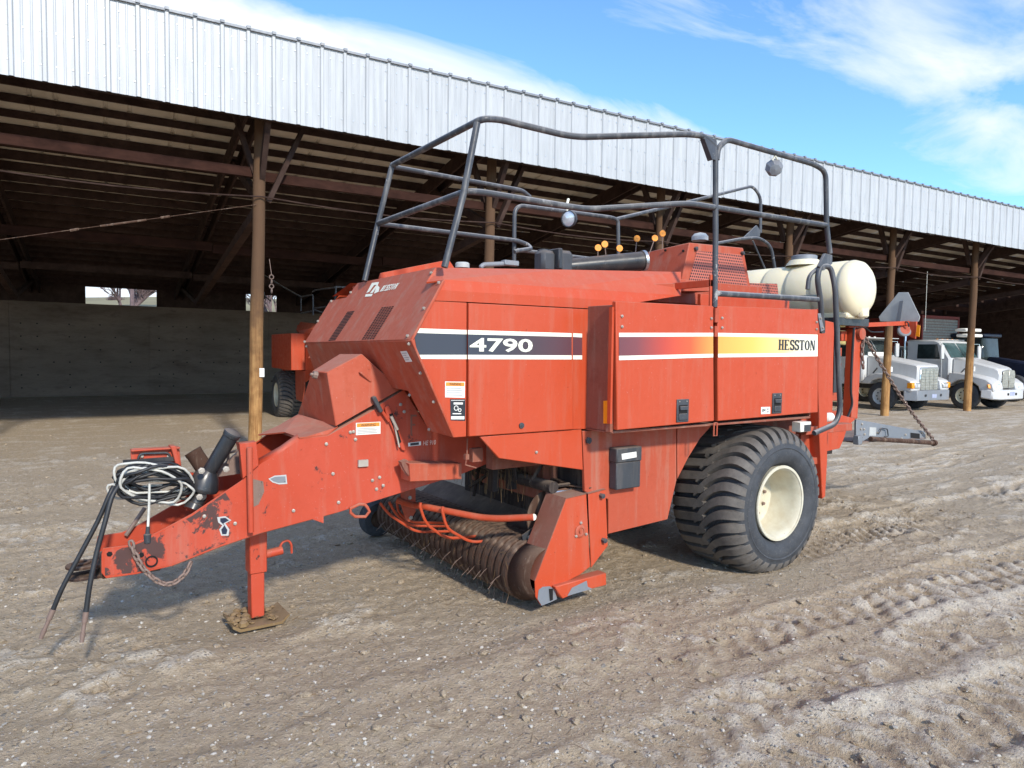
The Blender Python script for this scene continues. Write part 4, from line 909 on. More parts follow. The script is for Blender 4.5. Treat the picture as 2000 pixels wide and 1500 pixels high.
# --- jack
jx = 1.40; mb = MB(); mb.mm((jx-.062, 5.235, .40), (jx+.062, 5.365, 1.1)); mb.mm((jx-.05, 5.247, .07), (jx+.045, 5.353, .42)); jk = mb.build('jack_leg', 'red_tongue', B, bevel=.006)
mb = MB(); mb.prism([Vector((jx-.2, 5.16, .055)), Vector((jx-.15, 5.16, .02)), Vector((jx+.15, 5.16, .02)), Vector((jx+.2, 5.16, .07)), Vector((jx+.2, 5.16, .085)), Vector((jx+.14, 5.16, .04)), Vector((jx-.14, 5.16, .04)), Vector((jx-.2, 5.16, .075))], (0, .30, 0)); ft = mb.build('jack_foot', 'mud_foot', jk)
mb = MB(); rr = random.Random(5)
for k in range(40):
    x = jx+rr.uniform(-.18, .18); y = 5.31+rr.uniform(-.14, .14)
    if abs(x-jx) < .06 and abs(y-5.3) < .07: continue
    s = rr.uniform(.015, .045); mb.lathe([(-s*.5, 0), (-s*.1, s*.9), (s*.4, s*.6), (s*.6, 0)], (x, y, .05+rr.uniform(0, .03)), (rr.uniform(-.4, .4), rr.uniform(-.4, .4), 1), 6)
for k in range(60):
    x = jx+rr.uniform(-.2, .2); y = 5.31+rr.uniform(-.17, .15); d = Vector((rr.uniform(-1, 1), rr.uniform(-1, 1), rr.uniform(-.2, .3)))*.05; mb.tube([Vector((x, y, .08)), Vector((x, y, .08))+d], .0018, 3)
mb.build('mud_cake', 'mud_foot', ft, kind='stuff')
q0 = at(519, 1083, y=5.3); mb = MB(); mb.tube([(jx+.05, 5.3, q0.z), (jx+.19, 5.3, q0.z+.015)], .032, 10); mb.tube([(jx+.17, 5.3, q0.z+.03), (jx+.19, 5.3, q0.z+.075), (jx+.235, 5.3, q0.z+.085), (jx+.26, 5.3, q0.z+.05), (jx+.262, 5.3, q0.z-.02)], .009, 6, bend=.02); mb.build('crank_stub', 'red_tongue', jk)
mb = MB(); mb.prism([ta(467, 866)+tN*.02, ta(500, 862)+tN*.02, ta(505, 908)+tN*.02, ta(473, 935)+tN*.02], -tN*.09); o = mb.build('storage_bracket', 'red_tongue', near_t, bevel=.004)
mb = MB(); mb.tube([ta(485, 872)+tN*.05, ta(488, 1036)+tN*.05], .020, 10); mb.lathe([(0, 0), (0, .011)], ta(488, 1036.5)+tN*.05, (0, 0, 1), 8); mb.build('storage_tube', 'red_tongue', near_t)
# --- hitch
hz_ = at(165, 1117, y=5.3).z
mb = MB()
for dz in (-.035, .035):
    c0 = Vector((.30, 5.3, hz_+dz)); 
    pts = [Vector((.30-.09*cos(a), 5.3+.09*sin(a), hz_+dz)) for a in np.linspace(-pi/2, pi/2, 10)]+[Vector((.62, 5.40, hz_+dz+.01)), Vector((.62, 5.20, hz_+dz+.01))]
    mb.prism(pts, (0, 0, .02))
mb.lathe([(0, .032), (0, .055), (.016, .055), (.016, .032)], (.30, 5.3, hz_+.055), (0, 0, 1), 16, True); mb.build('hitch_clevis', 'rust_brown', B, bevel=.004)
mb = MB(); mb.mm((.40, 5.17, hz_-.03), (.75, 5.43, hz_+.09)); mb.build('hitch_block', 'rust_brown', B, bevel=.01)
# hitch chain: one part, each link a piece of it
ch = thing_part = bpy.data.objects.new('safety_chain', None); COL.objects.link(ch); ch.parent = B
def chain(parent, pts, pitch, r, mat, wr=.62, base=None):
    pts = [Vector(p) for p in pts]; L = [0]
    for a, b_ in zip(pts[:-1], pts[1:]): L.append(L[-1]+(b_-a).length)
    n = int(L[-1]/pitch); lmb = MB(); hl = pitch*.5+r*.6; w = pitch*wr*.5; prof = []
    for k in range(16):
        a = 2*pi*k/16; prof.append(Vector((hl*cos(a)*1.0, w*sin(a), 0)) if abs(cos(a)) > .99 else Vector((max(-1, min(1, cos(a)*1.35))*hl*.92, w*sin(a), 0)))
    lmb.tube(prof+[prof[0]], r, 6, cap=False); me = None
    for i in range(n):
        s = (i+.5)*pitch; j = next(k for k in range(len(L)-1) if L[k+1] >= s); f = (s-L[j])/(L[j+1]-L[j]); p = pts[j].lerp(pts[j+1], f); d = (pts[j+1]-pts[j]).normalized()
        up = Vector((0, 0, 1)) if abs(d.z) < .9 else Vector((0, 1, 0)); Y = up.cross(d).normalized(); Z = d.cross(Y)
        if i % 2: Y, Z = Z, -Y
        an = radians(25); Y, Z = Y*cos(an)+Z*sin(an), -Y*sin(an)+Z*cos(an)
        if me is None:
            o = lmb.build('link', mat, parent, local=True, ang=70); me = o.data
        else: o = bpy.data.objects.new('link', me); COL.objects.link(o); o.parent = parent
        o.matrix_local = Matrix(((d.x, Y.x, Z.x, p.x), (d.y, Y.y, Z.y, p.y), (d.z, Y.z, Z.z, p.z), (0, 0, 0, 1)))@Matrix.Identity(4)
        o.location = p-root_of(parent)
def curve(pts, n=40):
    pts = [Vector(p) for p in pts]; out = []; m_ = len(pts)
    for i in range(m_-1):
        p0, p1, p2, p3 = pts[max(i-1, 0)], pts[i], pts[i+1], pts[min(i+2, m_-1)]
        for k in range(max(2, n//(m_-1))):
            t_ = k/max(2, n//(m_-1)); out.append(.5*((2*p1)+(p2-p0)*t_+(2*p0-5*p1+4*p2-p3)*t_*t_+(3*p1-p0-3*p2+p3)*t_**3))
    return out+[pts[-1]]
chain(ch, curve([ta(255, 1056)+tN*.02, ta(266, 1085)+tN*.03, ta(284, 1112)+tN*.04, ta(312, 1134)+tN*.04, ta(338, 1136)+tN*.03, ta(362, 1117)+tN*.02, ta(376, 1090)]), .042, .0085, 'rust_steel')
# --- hydraulic bits, hoses, PTO on the tongue
mb = MB(); cb = [at(255, 880, y=5.3), at(260, 876, y=5.3), at(350, 873, y=5.3), at(357, 930, y=5.3), at(258, 930, y=5.3)]; mb.prism(cb, (0, .02, 0))
mb.prism([at(333, 872, y=5.24), at(344, 871, y=5.24), at(357, 925, y=5.24), at(350, 932, y=5.24), at(336, 880, y=5.24)], (0, .1, 0)); mb.mm((cb[0].x, 5.26, cb[0].z-.005), (cb[2].x, 5.34, cb[0].z+.008)); hb = mb.build('hose_bracket', 'red_tongue', B, bevel=.004)
boltset(hb, PL([(277, 891), (329, 891), (324, 921)], y=5.3), (0, -1, 0), .012)
mb = MB(); c0 = at(292, 900, y=5.3); mb.mm((c0.x-.16, 5.27, c0.z-.01), (c0.x+.15, 5.295, c0.z+.02)); mb.tube([at(268, 905, y=5.28), at(272, 886, y=5.28), at(330, 884, y=5.28), at(334, 900, y=5.28)], .008, 6, bend=.03); mb.build('bracket_stiffener', 'black_paint', hb)
mb = MB(); s0 = at(455, 845, y=5.12); s1 = at(404, 930, y=5.22); s2 = at(398, 948, y=5.23)
mb.tube([s0, s0.lerp(s1, .08), s0.lerp(s1, .1), s0.lerp(s1, .86), s1, s2], [.058, .058, .053, .05, .085, .10], 20); pto = mb.build('pto_guard', 'black_paint', B, ang=30)
ad = (s1-s0).normalized(); mb = MB(); mb.lathe([(-.012, 0), (-.012, .045), (-.002, .06), (.01, .06)], s0, ad, 20); mb.build('guard_cap', 'black_plastic', pto)
mb = MB(); mb.lathe([(0, .10), (.015, .105), (.03, .10), (.03, .05)], s2, (s2-s1), 20); mb.build('guard_cone', 'black_paint', pto)
y0_ = s2+(s2-s1).normalized()*.03; y1_ = at(376, 996, y=5.2)
mb = MB(); mb.tube([y0_, y0_.lerp(y1_, .3), y0_.lerp(y1_, .35), y0_.lerp(y1_, .7), y0_.lerp(y1_, .75), y1_], [.035, .04, .055, .05, .062, .062], 14); mb.lathe([(-.07, 0), (-.07, .03), (.07, .03), (.07, 0)], y0_.lerp(y1_, .25), (0, 1, 0), 12); mb.build('pto_yoke', 'black_paint', pto)
boltset(pto, [y0_.lerp(y1_, .25)+Vector((-.02, -.075, 0)), at(393, 919, y=5.08), at(441, 916, y=5.08)], (0, -1, 0), .022, .016)
mb = MB(); c0 = at(377, 882, y=5.36); c1 = at(396, 910, y=5.34); dd = (c1-c0).normalized(); mb.tube([c0, c1+dd*.1], [.058, .058], 16); mb.lathe([(-.004, .0), (-.004, .03)], c0, dd, 12); mb.lathe([(-.006, .032), (-.006, .06), (.02, .06)], c0, dd, 16); cp = mb.build('spare_coupling', 'rust_brown', B, ang=30)
mb = MB(); mb.prism([at(390, 912, y=5.3), at(440, 905, y=5.3), at(470, 878, y=5.3), at(478, 890, y=5.3), at(470, 925, y=5.3), at(400, 935, y=5.3)], (0, .03, 0)); mb.tube([at(445, 905, y=5.26), at(446, 885, y=5.26), at(463, 880, y=5.26)], .01, 6); mb.build('pto_support', 'rust_steel', B)
hcx, hcy = 300, 943
for k in range(23):
    r = random.Random(k*3+1); y = 5.17+.012*(k % 9)-.05*(k > 8); rx = r.uniform(58, 84); ry = r.uniform(16, 34); ox = r.uniform(-8, 10); oy = r.uniform(-14, 12); tl_ = r.uniform(-.06, .16)
    pts = []; nn = 26
    for i in range(nn+1):
        a = 2*pi*i/nn; x = hcx+ox+rx*cos(a); yy = hcy+oy+ry*sin(a)+tl_*(x-hcx)+(3.5*sin(3*a+k))+2*sin(5*a+2*k); pts.append(at(x, yy, y=y+.05*sin(a)+.02*sin(2*a+k)))
    wh = k in (1, 4, 7, 11, 13, 15, 18, 20); mb = MB(); mb.tube(pts, .0085 if wh else r.choice((.008, .011)), 7, cap=False); mb.build('cable_coil' if wh else 'hose_coil', 'cable_white' if wh else 'hose_black', B, ang=80)
for (pts, rad) in (([(222, 950), (213, 968), (190, 1020), (150, 1095), (122, 1148), (104, 1190)], .0145), ([(232, 948), (218, 972), (205, 1020), (190, 1075), (176, 1140), (168, 1195)], .0155)):
    n = len(pts); ys = [5.15, 5.13, 5.12, 5.11, 5.10, 5.10] if rad < .015 else [5.13, 5.10, 5.07, 5.05, 5.02, 5.0]
    p3 = [at(a, b_, y=yy) for (a, b_), yy in zip(pts, ys)]; e0 = p3[-1]; ed = (p3[-1]-p3[-2]).normalized(); gp = e0+ed*((e0.z-.015)/max(.05, -ed.z)*1.0 if True else 0)
    mb = MB(); mb.tube(curve(p3, 30), rad, 10); hs = mb.build('hydraulic_hose', 'hose_black', B, ang=60)
    mb = MB(); L_ = min(.18, (gp-e0).length); mb.tube([e0, e0+ed*L_*.35, e0+ed*L_*.36, e0+ed*L_*.7, e0+ed*L_*.71, e0+ed*L_], [.017, .017, .012, .012, .016, .012], 10); mb.build('hose_end', 'rust_steel', hs)
mb = MB(); mb.tube([at(292, 945, y=5.1), at(291, 990, y=5.1), at(289, 1028, y=5.1)], .008, 6); cp = mb.build('lamp_cable', 'cable_white', B); mb = MB(); mb.tube([at(289, 1028, y=5.1), at(288, 1042, y=5.1), at(288, 1044, y=5.1), at(288, 1060, y=5.1)], [.012, .014, .024, .022], 10); mb.build('plug', 'black_plastic', cp)
mb = MB(); mb.tube([at(283, 992, y=5.45), at(246, 1046, y=5.45)], .014, 8); mb.build('stay_rod', 'rust_steel', B)
mb = MB(); mb.mm((.95, 5.40, .88), (1.0, 5.44, 1.15)); mb.build('hose_post', 'red_tongue', B)
# --- pickup at the front
YP = 4.26
pA = [(1106.5, 973), (1145.5, 964), (1153, 1107), (1134, 1122), (1090, 1145), (1076, 1176), (1057, 1183), (1046, 1165), (1045, 1135)]
a3 = PL(pA, y=YP); pa = plate('pickup_end_shield', a3, (0, .012, 0), 'red_paint', bevel=.004)
fi = [at(1072, 964, x=a3[0].x), None]
mb = MB(); ft = a3[0]; fb = a3[8]; mb.add([ft, Vector((ft.x, YP+.25, ft.z)), Vector((fb.x, YP+.25, fb.z)), fb], [(0, 1, 2, 3)]); mb.add([ft, a3[1], Vector((a3[1].x, YP+.27, a3[1].z)), Vector((ft.x, YP+.27, ft.z))], [(0, 1, 2, 3)])
o = mb.build('shield_front', 'red_dirty', pa, smooth=False); md = o.modifiers.new('t', 'SOLIDIFY'); md.thickness = .006
pB = PL([(1149, 964), (1183, 955), (1187.5, 1066), (1154.5, 1110)], y=YP+.004); pb = plate('pickup_end_shield', pB, (0, .012, 0), 'red_paint', bevel=.004)
mb = MB(); mb.add([pB[0], pB[1], pB[1]+Vector((0, .26, 0)), pB[0]+Vector((0, .26, 0))], [(0, 1, 2, 3)]); o = mb.build('shield_top', 'red_dirty', pb, smooth=False); md = o.modifiers.new('t', 'SOLIDIFY'); md.thickness = .006
boltset(pb, PL([(1174, 968), (1178, 1055)], y=YP), (0, -1, 0), .022, .03, 'black_plastic', 'knob')
c0 = at(1133, 1038, y=YP-.004); mb = MB(); mb.lathe([(0, .0), (.004, .030), (.010, .032), (.008, .045), (.003, .052)], c0, (0, -1, 0), 20); mb.lathe([(.0, 0), (.012, .014), (.012, .0)], c0, (0, -1, 0), 12); bp = mb.build('bearing_cover', 'red_faded', pa)
boltset(bp, PL([(1134, 1021), (1124.5, 1047), (1144, 1043)], y=YP-.002), (0, -1, 0), .012)
mb = MB(); q = PL([(1084, 1146), (1184.5, 1119), (1185, 1143), (1130, 1157), (1099, 1170), (1092, 1160)], y=YP-.045); mb.prism(q, (0, .10, 0)); sk = mb.build('skid_shoe', 'red_paint', B, bevel=.006)
mb = MB(); q = PL([(1117, 1148), (1146, 1134), (1148, 1146), (1157, 1150), (1132, 1157), (1108, 1164)], y=YP-.0475); mb.face(q); mb.build('worn_patch', 'grey_steel', sk, smooth=False, fixn=False)
mb = MB(); q = PL([(1052, 1152), (1060, 1146), (1074, 1145), (1084, 1152), (1088, 1170), (1076, 1176), (1058, 1183), (1050, 1170)], y=YP-.003); mb.face(q); mb.build('worn_patch', 'grey_steel', pa, smooth=False, fixn=False)
mb = MB(); q = PL([(1072, 1150), (1080, 1150), (1080, 1172), (1074, 1174)], y=YP-.006); mb.face(q); mb.build('dent', 'hole_black', pa, smooth=False, fixn=False)
RX, RZ, RR = 3.345, .285, .235; RY0, RY1 = 4.50, 6.98
mb = MB(); mb.lathe([(0, RR*.62), (RY1-RY0, RR*.62)], (RX, RY0, RZ), (0, 1, 0), 24); mb.build('reel_drum', 'shaded_inside', B)
bd = MB(); bandw = .062
def band_prof():
    pr = []
    for a in np.linspace(radians(95), radians(275), 16): pr.append((RX+RR*cos(a), RZ+RR*sin(a)))
    pr = [(RX+.17, RZ+RR-.01)]+pr+[(RX+.12, RZ-RR+.01)]; return pr
pr = band_prof(); ny = 25; pitch = (RY1-RY0)/ny; vs = []
off = [(0, -.006), (.004, .006), (.018, .014), (.03, .012), (.042, .014), (.056, .012), (.070, .014), (.080, .006), (.084, -.006)]
for (x, z) in pr:
    d = Vector((x-RX, 0, z-RZ)); d = d.normalized() if d.length > 0 else d
    for (yy, o_) in off: vs.append((x+d.x*o_, yy, z+d.z*o_))
n = len(off); fs = [(i*n+j, i*n+j+1, (i+1)*n+j+1, (i+1)*n+j) for i in range(len(pr)-1) for j in range(n-1)]
bmesh_ = None
for k in range(ny):
    y = RY0+.02+k*pitch
    if k == 0:
        mb = MB(); mb.add([(x-XR, yy, z) for (x, yy, z) in vs], fs); o = mb.build('stripper_band', 'rust_brown', B, local=True, fixn=False); bmesh_ = o.data; o.location = (0, y-YC, 0)
    else: share(bmesh_, 'stripper_band', B, (0, y-YC, 0))
mb = MB(); vs = []
for a in np.linspace(radians(80), radians(285), 20): vs += [(RX+(RR-.03)*cos(a), YP+.014, RZ+.045+(RR-.03)*sin(a)), (RX+(RR+.005)*cos(a), RY0+.01, RZ+(RR+.005)*sin(a))]
mb.add(vs, [(2*i, 2*i+1, 2*i+3, 2*i+2) for i in range(19)]); o = mb.build('end_skin', 'rust_brown', B); md = o.modifiers.new('t', 'SOLIDIFY'); md.thickness = .008
mb = MB(); rr = random.Random(8)
for k in range(ny-1):
    y = RY0+.02+.091+k*pitch
    for ph in (185, 225):
        a = radians(ph+rr.uniform(-4, 4)+(k % 2)*10); p = Vector((RX+RR*.9*cos(a), y, RZ+RR*.9*sin(a))); q = Vector((RX+(RR+.10)*cos(a+.22), y+rr.uniform(-.025, .025), RZ+(RR+.085)*sin(a+.22))); mb.tube([p, p.lerp(q, .5)+Vector((rr.uniform(-.01, .01), 0, rr.uniform(-.01, .01))), q], .0028, 4)
mb.build('spring_tines', 'rust_steel', B, kind='stuff', ang=80)
mb = MB()   # hay wound on the reel
for k in range(330):
    y = rr.uniform(RY0, RY1); a = radians(rr.uniform(100, 290)); p = Vector((RX+(RR+.01)*cos(a), y, RZ+(RR+.01)*sin(a))); d = Vector((rr.uniform(-.5, .3), rr.uniform(-1, 1), rr.uniform(-1.2, .5))).normalized()*rr.uniform(.03, .10); mb.tube([p, p+d], .0014, 3)
for k in range(220):
    y = rr.uniform(4.7, 6.3); p = Vector((rr.uniform(3.2, 3.7), y, rr.uniform(.9, 1.2))); mb.tube([p, p+Vector((rr.uniform(-.02, .02), rr.uniform(-.02, .02), -rr.uniform(.06, .2)))], .0016, 3)
mb.build('hay_wisps', 'mud_foot', B, kind='stuff', ang=80)
# black sensor bracket + wire
mb = MB(); br_ = [(1020, 1046), (1055, 1021), (1044, 1065), (1030, 1084), (1023, 1062)]; mb.prism(PL(br_, y=YP+.30), (0, .012, 0)); sb = mb.build('bracket', 'black_plastic', B)
boltset(sb, PL([(1034, 1049)], y=YP+.295), (0, -1, 0), .018, .015)
mb = MB(); mb.tube(curve([at(1034, 1049, y=YP+.28), at(1050, 1043, y=YP+.25), at(1062, 1036, y=YP+.22), at(1070, 1010, y=YP+.2), at(1073, 985, y=YP+.2), at(1078, 966, y=YP+.2), at(1090, 960, y=YP+.2), at(1112, 957, y=YP+.2), at(1117, 950, y=YP+.25)], 40), .007, 6); mb.build('sensor_wire', 'bright_steel', B)
# auger end disc
c0 = at(1052, 1003, y=4.72); mb = MB(); mb.lathe([(0, 0), (0, .22), (.01, .22), (.03, .06), (.09, .05), (.09, 0)], (c0.x+.02, 4.62, c0.z), (0, -1, 0), 28); mb.build('auger_disc', 'rust_brown', B)
# wind guard: bent bar with curved rods
bar = [at(777, 977, y=5.46), at(800, 985, y=5.36), at(826, 989, y=5.18), at(940, 1011, y=4.78), at(975, 1013, y=4.64), at(1042, 1010, y=4.42)]
mb = MB(); mb.tube(bar, .027, 12, bend=.08); wb = mb.build('wind_guard_bar', 'red_paint', B)
mb = MB(); mb.lathe([(0, .0), (0, .02), (.003, .027)], bar[-1], (0, -1, .05), 10); mb.build('bar_end', 'decal_cream', wb)
def rod(p0, p1, p2, p3, y=5):
    b0 = at(*p0, y=y); pts = [b0+Vector((-.02, 0, .03)), b0+Vector((-.028, 0, 0)), at(*p1, y=y), at(*p2, y=y), at(*p3, y=y)]; mb = MB(); mb.tube(pts, .0125, 8, bend=.09, nb=6); mb.build('guard_rod', 'red_paint', wb)
rod((826, 988), (832, 1024), (872, 1052), (997, 1042), 5.12); rod((869.5, 996), (872, 1032), (920, 1060), (1017, 1047), 4.98)
def rod2(pts, y):
    mb = MB(); mb.tube([at(*p, y=y) for p in pts], .0115, 8, bend=.08, nb=5); mb.build('guard_rod', 'red_paint', wb)
rod2([(742, 982), (760, 1005), (812, 1039), (945, 1036)], 5.45); rod2([(760, 980), (772, 1003), (800, 1027), (926, 1028)], 5.55); rod2([(775, 980), (778, 1000), (800, 1020), (925, 1022)], 5.6)
mb = MB(); q = PL([(783, 955), (812, 951), (812, 1000), (800, 1020), (794, 1018), (784, 985)], y=5.44); mb.prism(q, (0, .02, 0)); o = mb.build('guard_hanger', 'red_faded', B, bevel=.003); boltset(o, PL([(802, 1011), (800, 972)], y=5.44), (0, -1, 0), .018)
# --- wheels
def tyre(parent, cx_, cz_, yo, yi, R, rim, sgn, lugs=34, name='wheel', gv=.042):
    """yo = outer face, yi = inner face; sgn = direction of y from outer to inner"""
    W = abs(yi-yo); A = Vector((0, sgn, 0)); C0 = (cx_, yo, cz_)
    def cflat(mb):   # slight bulge where the tyre meets the ground
        for i, p in enumerate(mb.v):
            if p[2] < .012: mb.v[i] = (p[0], p[1], .004+(p[2])*.02)
        return mb
    hub = thing_empty(name, parent)
    g_ = gv; RS = rim+.195
    def arc(u):
        e = min(u, W-u); q = max(0, min(1, (.20-e)/.20)); return RS+(R-RS)*sqrt(max(0, 1-q**2.4))
    def cas_(u): e = min(u, W-u); return arc(u)-g_*min(1, e/.07)
    prof = [(.10, rim+.012), (.055, rim+.03), (.018, rim+.06), (-.006, rim+.11), (-.008, rim+.15), (.0, rim+.178), (-.006, rim+.184), (-.006, rim+.190), (.0, RS)]+[(u, cas_(u)) for u in (.004, .012, .03, .05, .08, .12, .16, .20, .27)]+[(W/2, R-g_+.014)]+[(W-u, cas_(u)) for u in (.27, .20, .16, .12, .08, .05, .03, .012, .004)]+[(W, RS), (W, rim+.14), (W-.03, rim+.05), (W-.1, rim+.012)]
    mb = MB(); mb.lathe(prof, C0, A, 96); cflat(mb); cas = mb.build('tyre', 'tyre_wall', hub, ang=50)
    # chevron lugs
    def rad(u): return arc(max(.001, min(W-.001, u)))+.002
    def lugshape(side, th0):
        vs = []; half = W/2; qs_ = (0, .08, .2, .35, .48, .6, .7, .79, .87, .935, .975, 1.0); m_ = len(qs_)
        for k in range(m_):
            q = qs_[k]; u_c = half+side*(-.06)+side*q*(half+.06-.004)      # from just past the centre outwards
            e = W-u_c if side > 0 else u_c
            th = th0-((.95*q-.60*q*q) if side < 0 else -.07*q); wd = (.074+.010*q)/R
            r_ = rad(u_c)
            taper = .30 if k == 0 else (.9 if k == 1 else 1); base = cas_(max(.001, min(W-.001, u_c)))-.006
            for (dth, rr_) in ((-wd/2*taper-.010, base), (-wd/2*taper, r_), (wd/2*taper, r_), (wd/2*taper+.010, base)):
                a = th+dth; rr2 = min(rr_, r_); vs.append((cx_+rr2*cos(a), yo+sgn*u_c, cz_+rr2*sin(a)))
        return vs, m_
    tl = MB(); tw = MB()
    for side in (-1, 1):
        for k in range(lugs):
            th0 = 2*pi*(k+(.5 if side > 0 else 0))/lugs-.3
            vs, m_ = lugshape(side, th0); fs = []
            for i in range(m_-1):
                for j in range(3): fs.append((i*4+j, i*4+j+1, (i+1)*4+j+1, (i+1)*4+j))
            fs += [(0, 1, 2, 3), ((m_-1)*4+3, (m_-1)*4+2, (m_-1)*4+1, (m_-1)*4)]
            vs2 = [(x, y, z if z > .006 else .004) for (x, y, z) in vs]
            lm = MB(); lm.add(vs2, fs); lm.build('tread_lug', 'tyre_tread', hub, ang=30)
    # rim
    mb = MB(); mb.lathe([(.02, rim-.005), (.02, rim+.018), (.03, rim+.022), (.05, rim+.012), (.09, rim+.01)], C0, A, 48)
    mb.lathe([(.022, rim+.0), (.04, rim-.018), (.10, rim-.03), (.28, rim-.045), (.33, rim-.06), (.345, rim-.10), (.35, .16), (.33, .12), (.33, 0)], C0, A, 48); rm = mb.build('rim', 'rim_cream', hub, ang=40)
    for k in range(10):
        a = 2*pi*k/10+.2; p = Vector((cx_+.19*cos(a), yo+sgn*.345, cz_+.19*sin(a))); nb = MB(); nb.lathe([(0, 0), (0, .018), (.02, .016), (.02, 0)], p, (0, -sgn, 0), 6); nb.build('wheel_nut', 'rust_steel', rm)
    for a in (radians(170), radians(188), radians(152)):
        p = Vector((cx_+(rim-.040)*cos(a), yo+sgn*.20, cz_+(rim-.040)*sin(a))); nb = MB(); nb.lathe([(0, 0), (0, .012), (.006, .01), (.006, 0)], p, (-cos(a), 0, -sin(a)), 8); nb.build('rim_hole', 'hole_black', rm)
    return hub
def thing_empty(name, parent):
    o = bpy.data.objects.new(name, None); COL.objects.link(o); o.parent = parent; return o
tyre(B, 5.85, .64, 3.965, 4.78, .71, .336, 1, gv=.055)
tyre(B, 5.85, .64, 2*YC-3.965, 2*YC-4.78, .71, .336, -1, gv=.05)
# gauge wheel of the pickup on the far side
mb = MB(); c0 = at(740, 1008, y=7.1); prof = [(0, .1), (0, .17), (.03, .20), (.10, .20), (.13, .17), (.13, .1)]; mb.lathe(prof, (c0.x, 7.08, .20), (0, 1, 0), 32); gw = mb.build('gauge_wheel', 'tyre_wall', B); mb = MB(); mb.lathe([(.02, .105), (.05, .05), (.05, 0)], (c0.x, 7.08, .20), (0, 1, 0), 20); mb.build('rim', 'rust_brown', gw)
# --- black tube railing on top
RB = 'rail_black'; r_ = .024
def rail(pts, rad=r_, bend=.12, name='rail', parent=B, mat=RB):
    mb = MB(); mb.tube(pts, rad, 10, bend=bend, nb=6); return mb.build(name, mat, parent, ang=60)
yr = 4.33; yq = YX+.03; yF = 5.95
fA = at(932, 240, y=yr); zt = fA.z; mA = at(906, 376, y=yr); zm = mA.z
FA = at(766, 323, x=fA.x+.0); FM = at(738, 437, x=mA.x)
C1 = at(1120, 268, z=zt+.01); C2 = at(1374, 265, y=yq); 
rail([FA, fA+Vector((.03, -.02, .03)), at(975, 233, y=yr), C1, at(1340, 262, y=yq+.01), C2+Vector((0, 0, 0)), at(1396, 285, y=yq)], bend=.14, name='top_rail')
rail([FM, mA+Vector((.02, -.01, .01)), at(945, 376, y=yr), at(1145, 409, z=zm+.0), at(1345, 397, y=yq), at(1395, 405, y=yq), at(1613, 440, y=yq)], bend=.12, name='mid_rail')
rail([at(868, 522, y=yr), mA, fA], bend=0, name='front_post')
rail([at(712, 549, x=at(868, 522, y=yr).x), FM, FA, FA+Vector((.03, .03, -.01))], bend=.05, name='front_post')
rail([FA+Vector((0, 0, -.01)), at(1020, 372, y=FA.y+.15), at(1035, 385, y=FA.y+.2)], rad=.021, name='top_rail')
rail([FM, at(1010, 470, y=FM.y+.1), at(1031, 478, y=FM.y+.15), at(1038, 486, y=FM.y), at(1010, 490, y=FM.y-.1), at(1005, 492, y=FM.y-.1)], rad=.021, bend=.06, name='mid_rail')
rail([at(1004, 510, y=yF), at(1005, 400, y=yF), at(1195, 425, y=yF), at(1207, 430, y=yF), at(1208, 500, y=yF)], rad=.021, bend=.12, name='far_post')
rail([at(1009, 488, y=yF), at(1210, 512, y=yF)], rad=.02, name='far_rail')
rail([at(1204, 428, y=yF), at(1330, 398, y=yF+.25), at(1470, 363, y=yF+.5), at(1486, 385, y=yF+.5), at(1485, 455, y=yF+.5)], rad=.021, bend=.14, name='far_rail')
rail([at(1396, 600, y=yq), at(1397.5, 460, y=yq), at(1397.5, 295, y=yq)], bend=0, name='corner_post')
mb = MB(); mb.prism(PL([(1376, 270), (1384, 266), (1400, 272), (1403, 305), (1398, 313), (1392, 312)], y=yq-.02), (0, .012, 0)); mb.prism(PL([(1376, 270), (1378, 268), (1394, 310), (1391, 313)], y=yq-.03), (0, .05, 0)); mb.build('gusset', 'rail_black', B, bevel=.003)
rail([at(1400, 312, y=yq-.0), at(1403, 288, y=yq), at(1420, 272, y=yq), at(1590, 321, y=yq), at(1613, 335, y=yq), at(1614, 440, y=yq), at(1621, 495, y=yq)], bend=.12, name='top_rail')
rail([at(1398, 573, y=yq), at(1597, 585, y=yq)], rad=.026, name='low_rail')
mb = MB(); mb.prism(PL([(1612, 495), (1626, 498), (1626, 515), (1610, 528), (1604, 528), (1600, 520)], y=yq-.02), (0, .03, 0)); mb.build('gusset', 'rail_black', B, bevel=.003)
rail([at(1606, 650, y=yq+.05), at(1603, 590, y=yq+.02), at(1596, 545, y=yq), at(1601, 520, y=yq), at(1622, 520, y=yq-.02), at(1631, 560, y=yq-.05), at(1634, 640, y=yq-.05), at(1641, 800, y=yq-.05), at(1632, 828, y=yq-.05), at(1590, 846, y=yq)], rad=.026, bend=.10, name='ladder_rail')
rail([at(1577, 565, y=yq+.05), at(1580, 538, y=yq+.05), at(1600, 522, y=yq+.02)], rad=.02, bend=.06, name='ladder_rail')
mb = MB(); mb.prism(PL([(1598, 612), (1606, 612), (1611, 644), (1604, 648)], y=yq+.02), (0, .015, 0)); o = mb.build('rail_strap', 'grey_steel', B, bevel=.002); boltset(o, PL([(1602, 622), (1606, 640)], y=yq+.02), (0, -1, 0), .01)
# far side ladder arch
rail([at(1396, 476, y=6.4), at(1450, 466, y=6.4), at(1482, 464, y=6.4), at(1506, 480, y=6.4), at(1516, 540, y=6.4), at(1524, 600, y=6.4)], rad=.021, bend=.12, name='far_ladder_rail')
rail([at(1470, 470, y=6.4), at(1508, 556, y=6.4)], rad=.012, name='brace')
mb = MB(); mb.prism(PL([(1452, 465), (1478, 440), (1485, 450), (1484, 462), (1460, 468)], y=6.42), (0, .02, 0)); mb.build('gusset', 'rail_black', B)
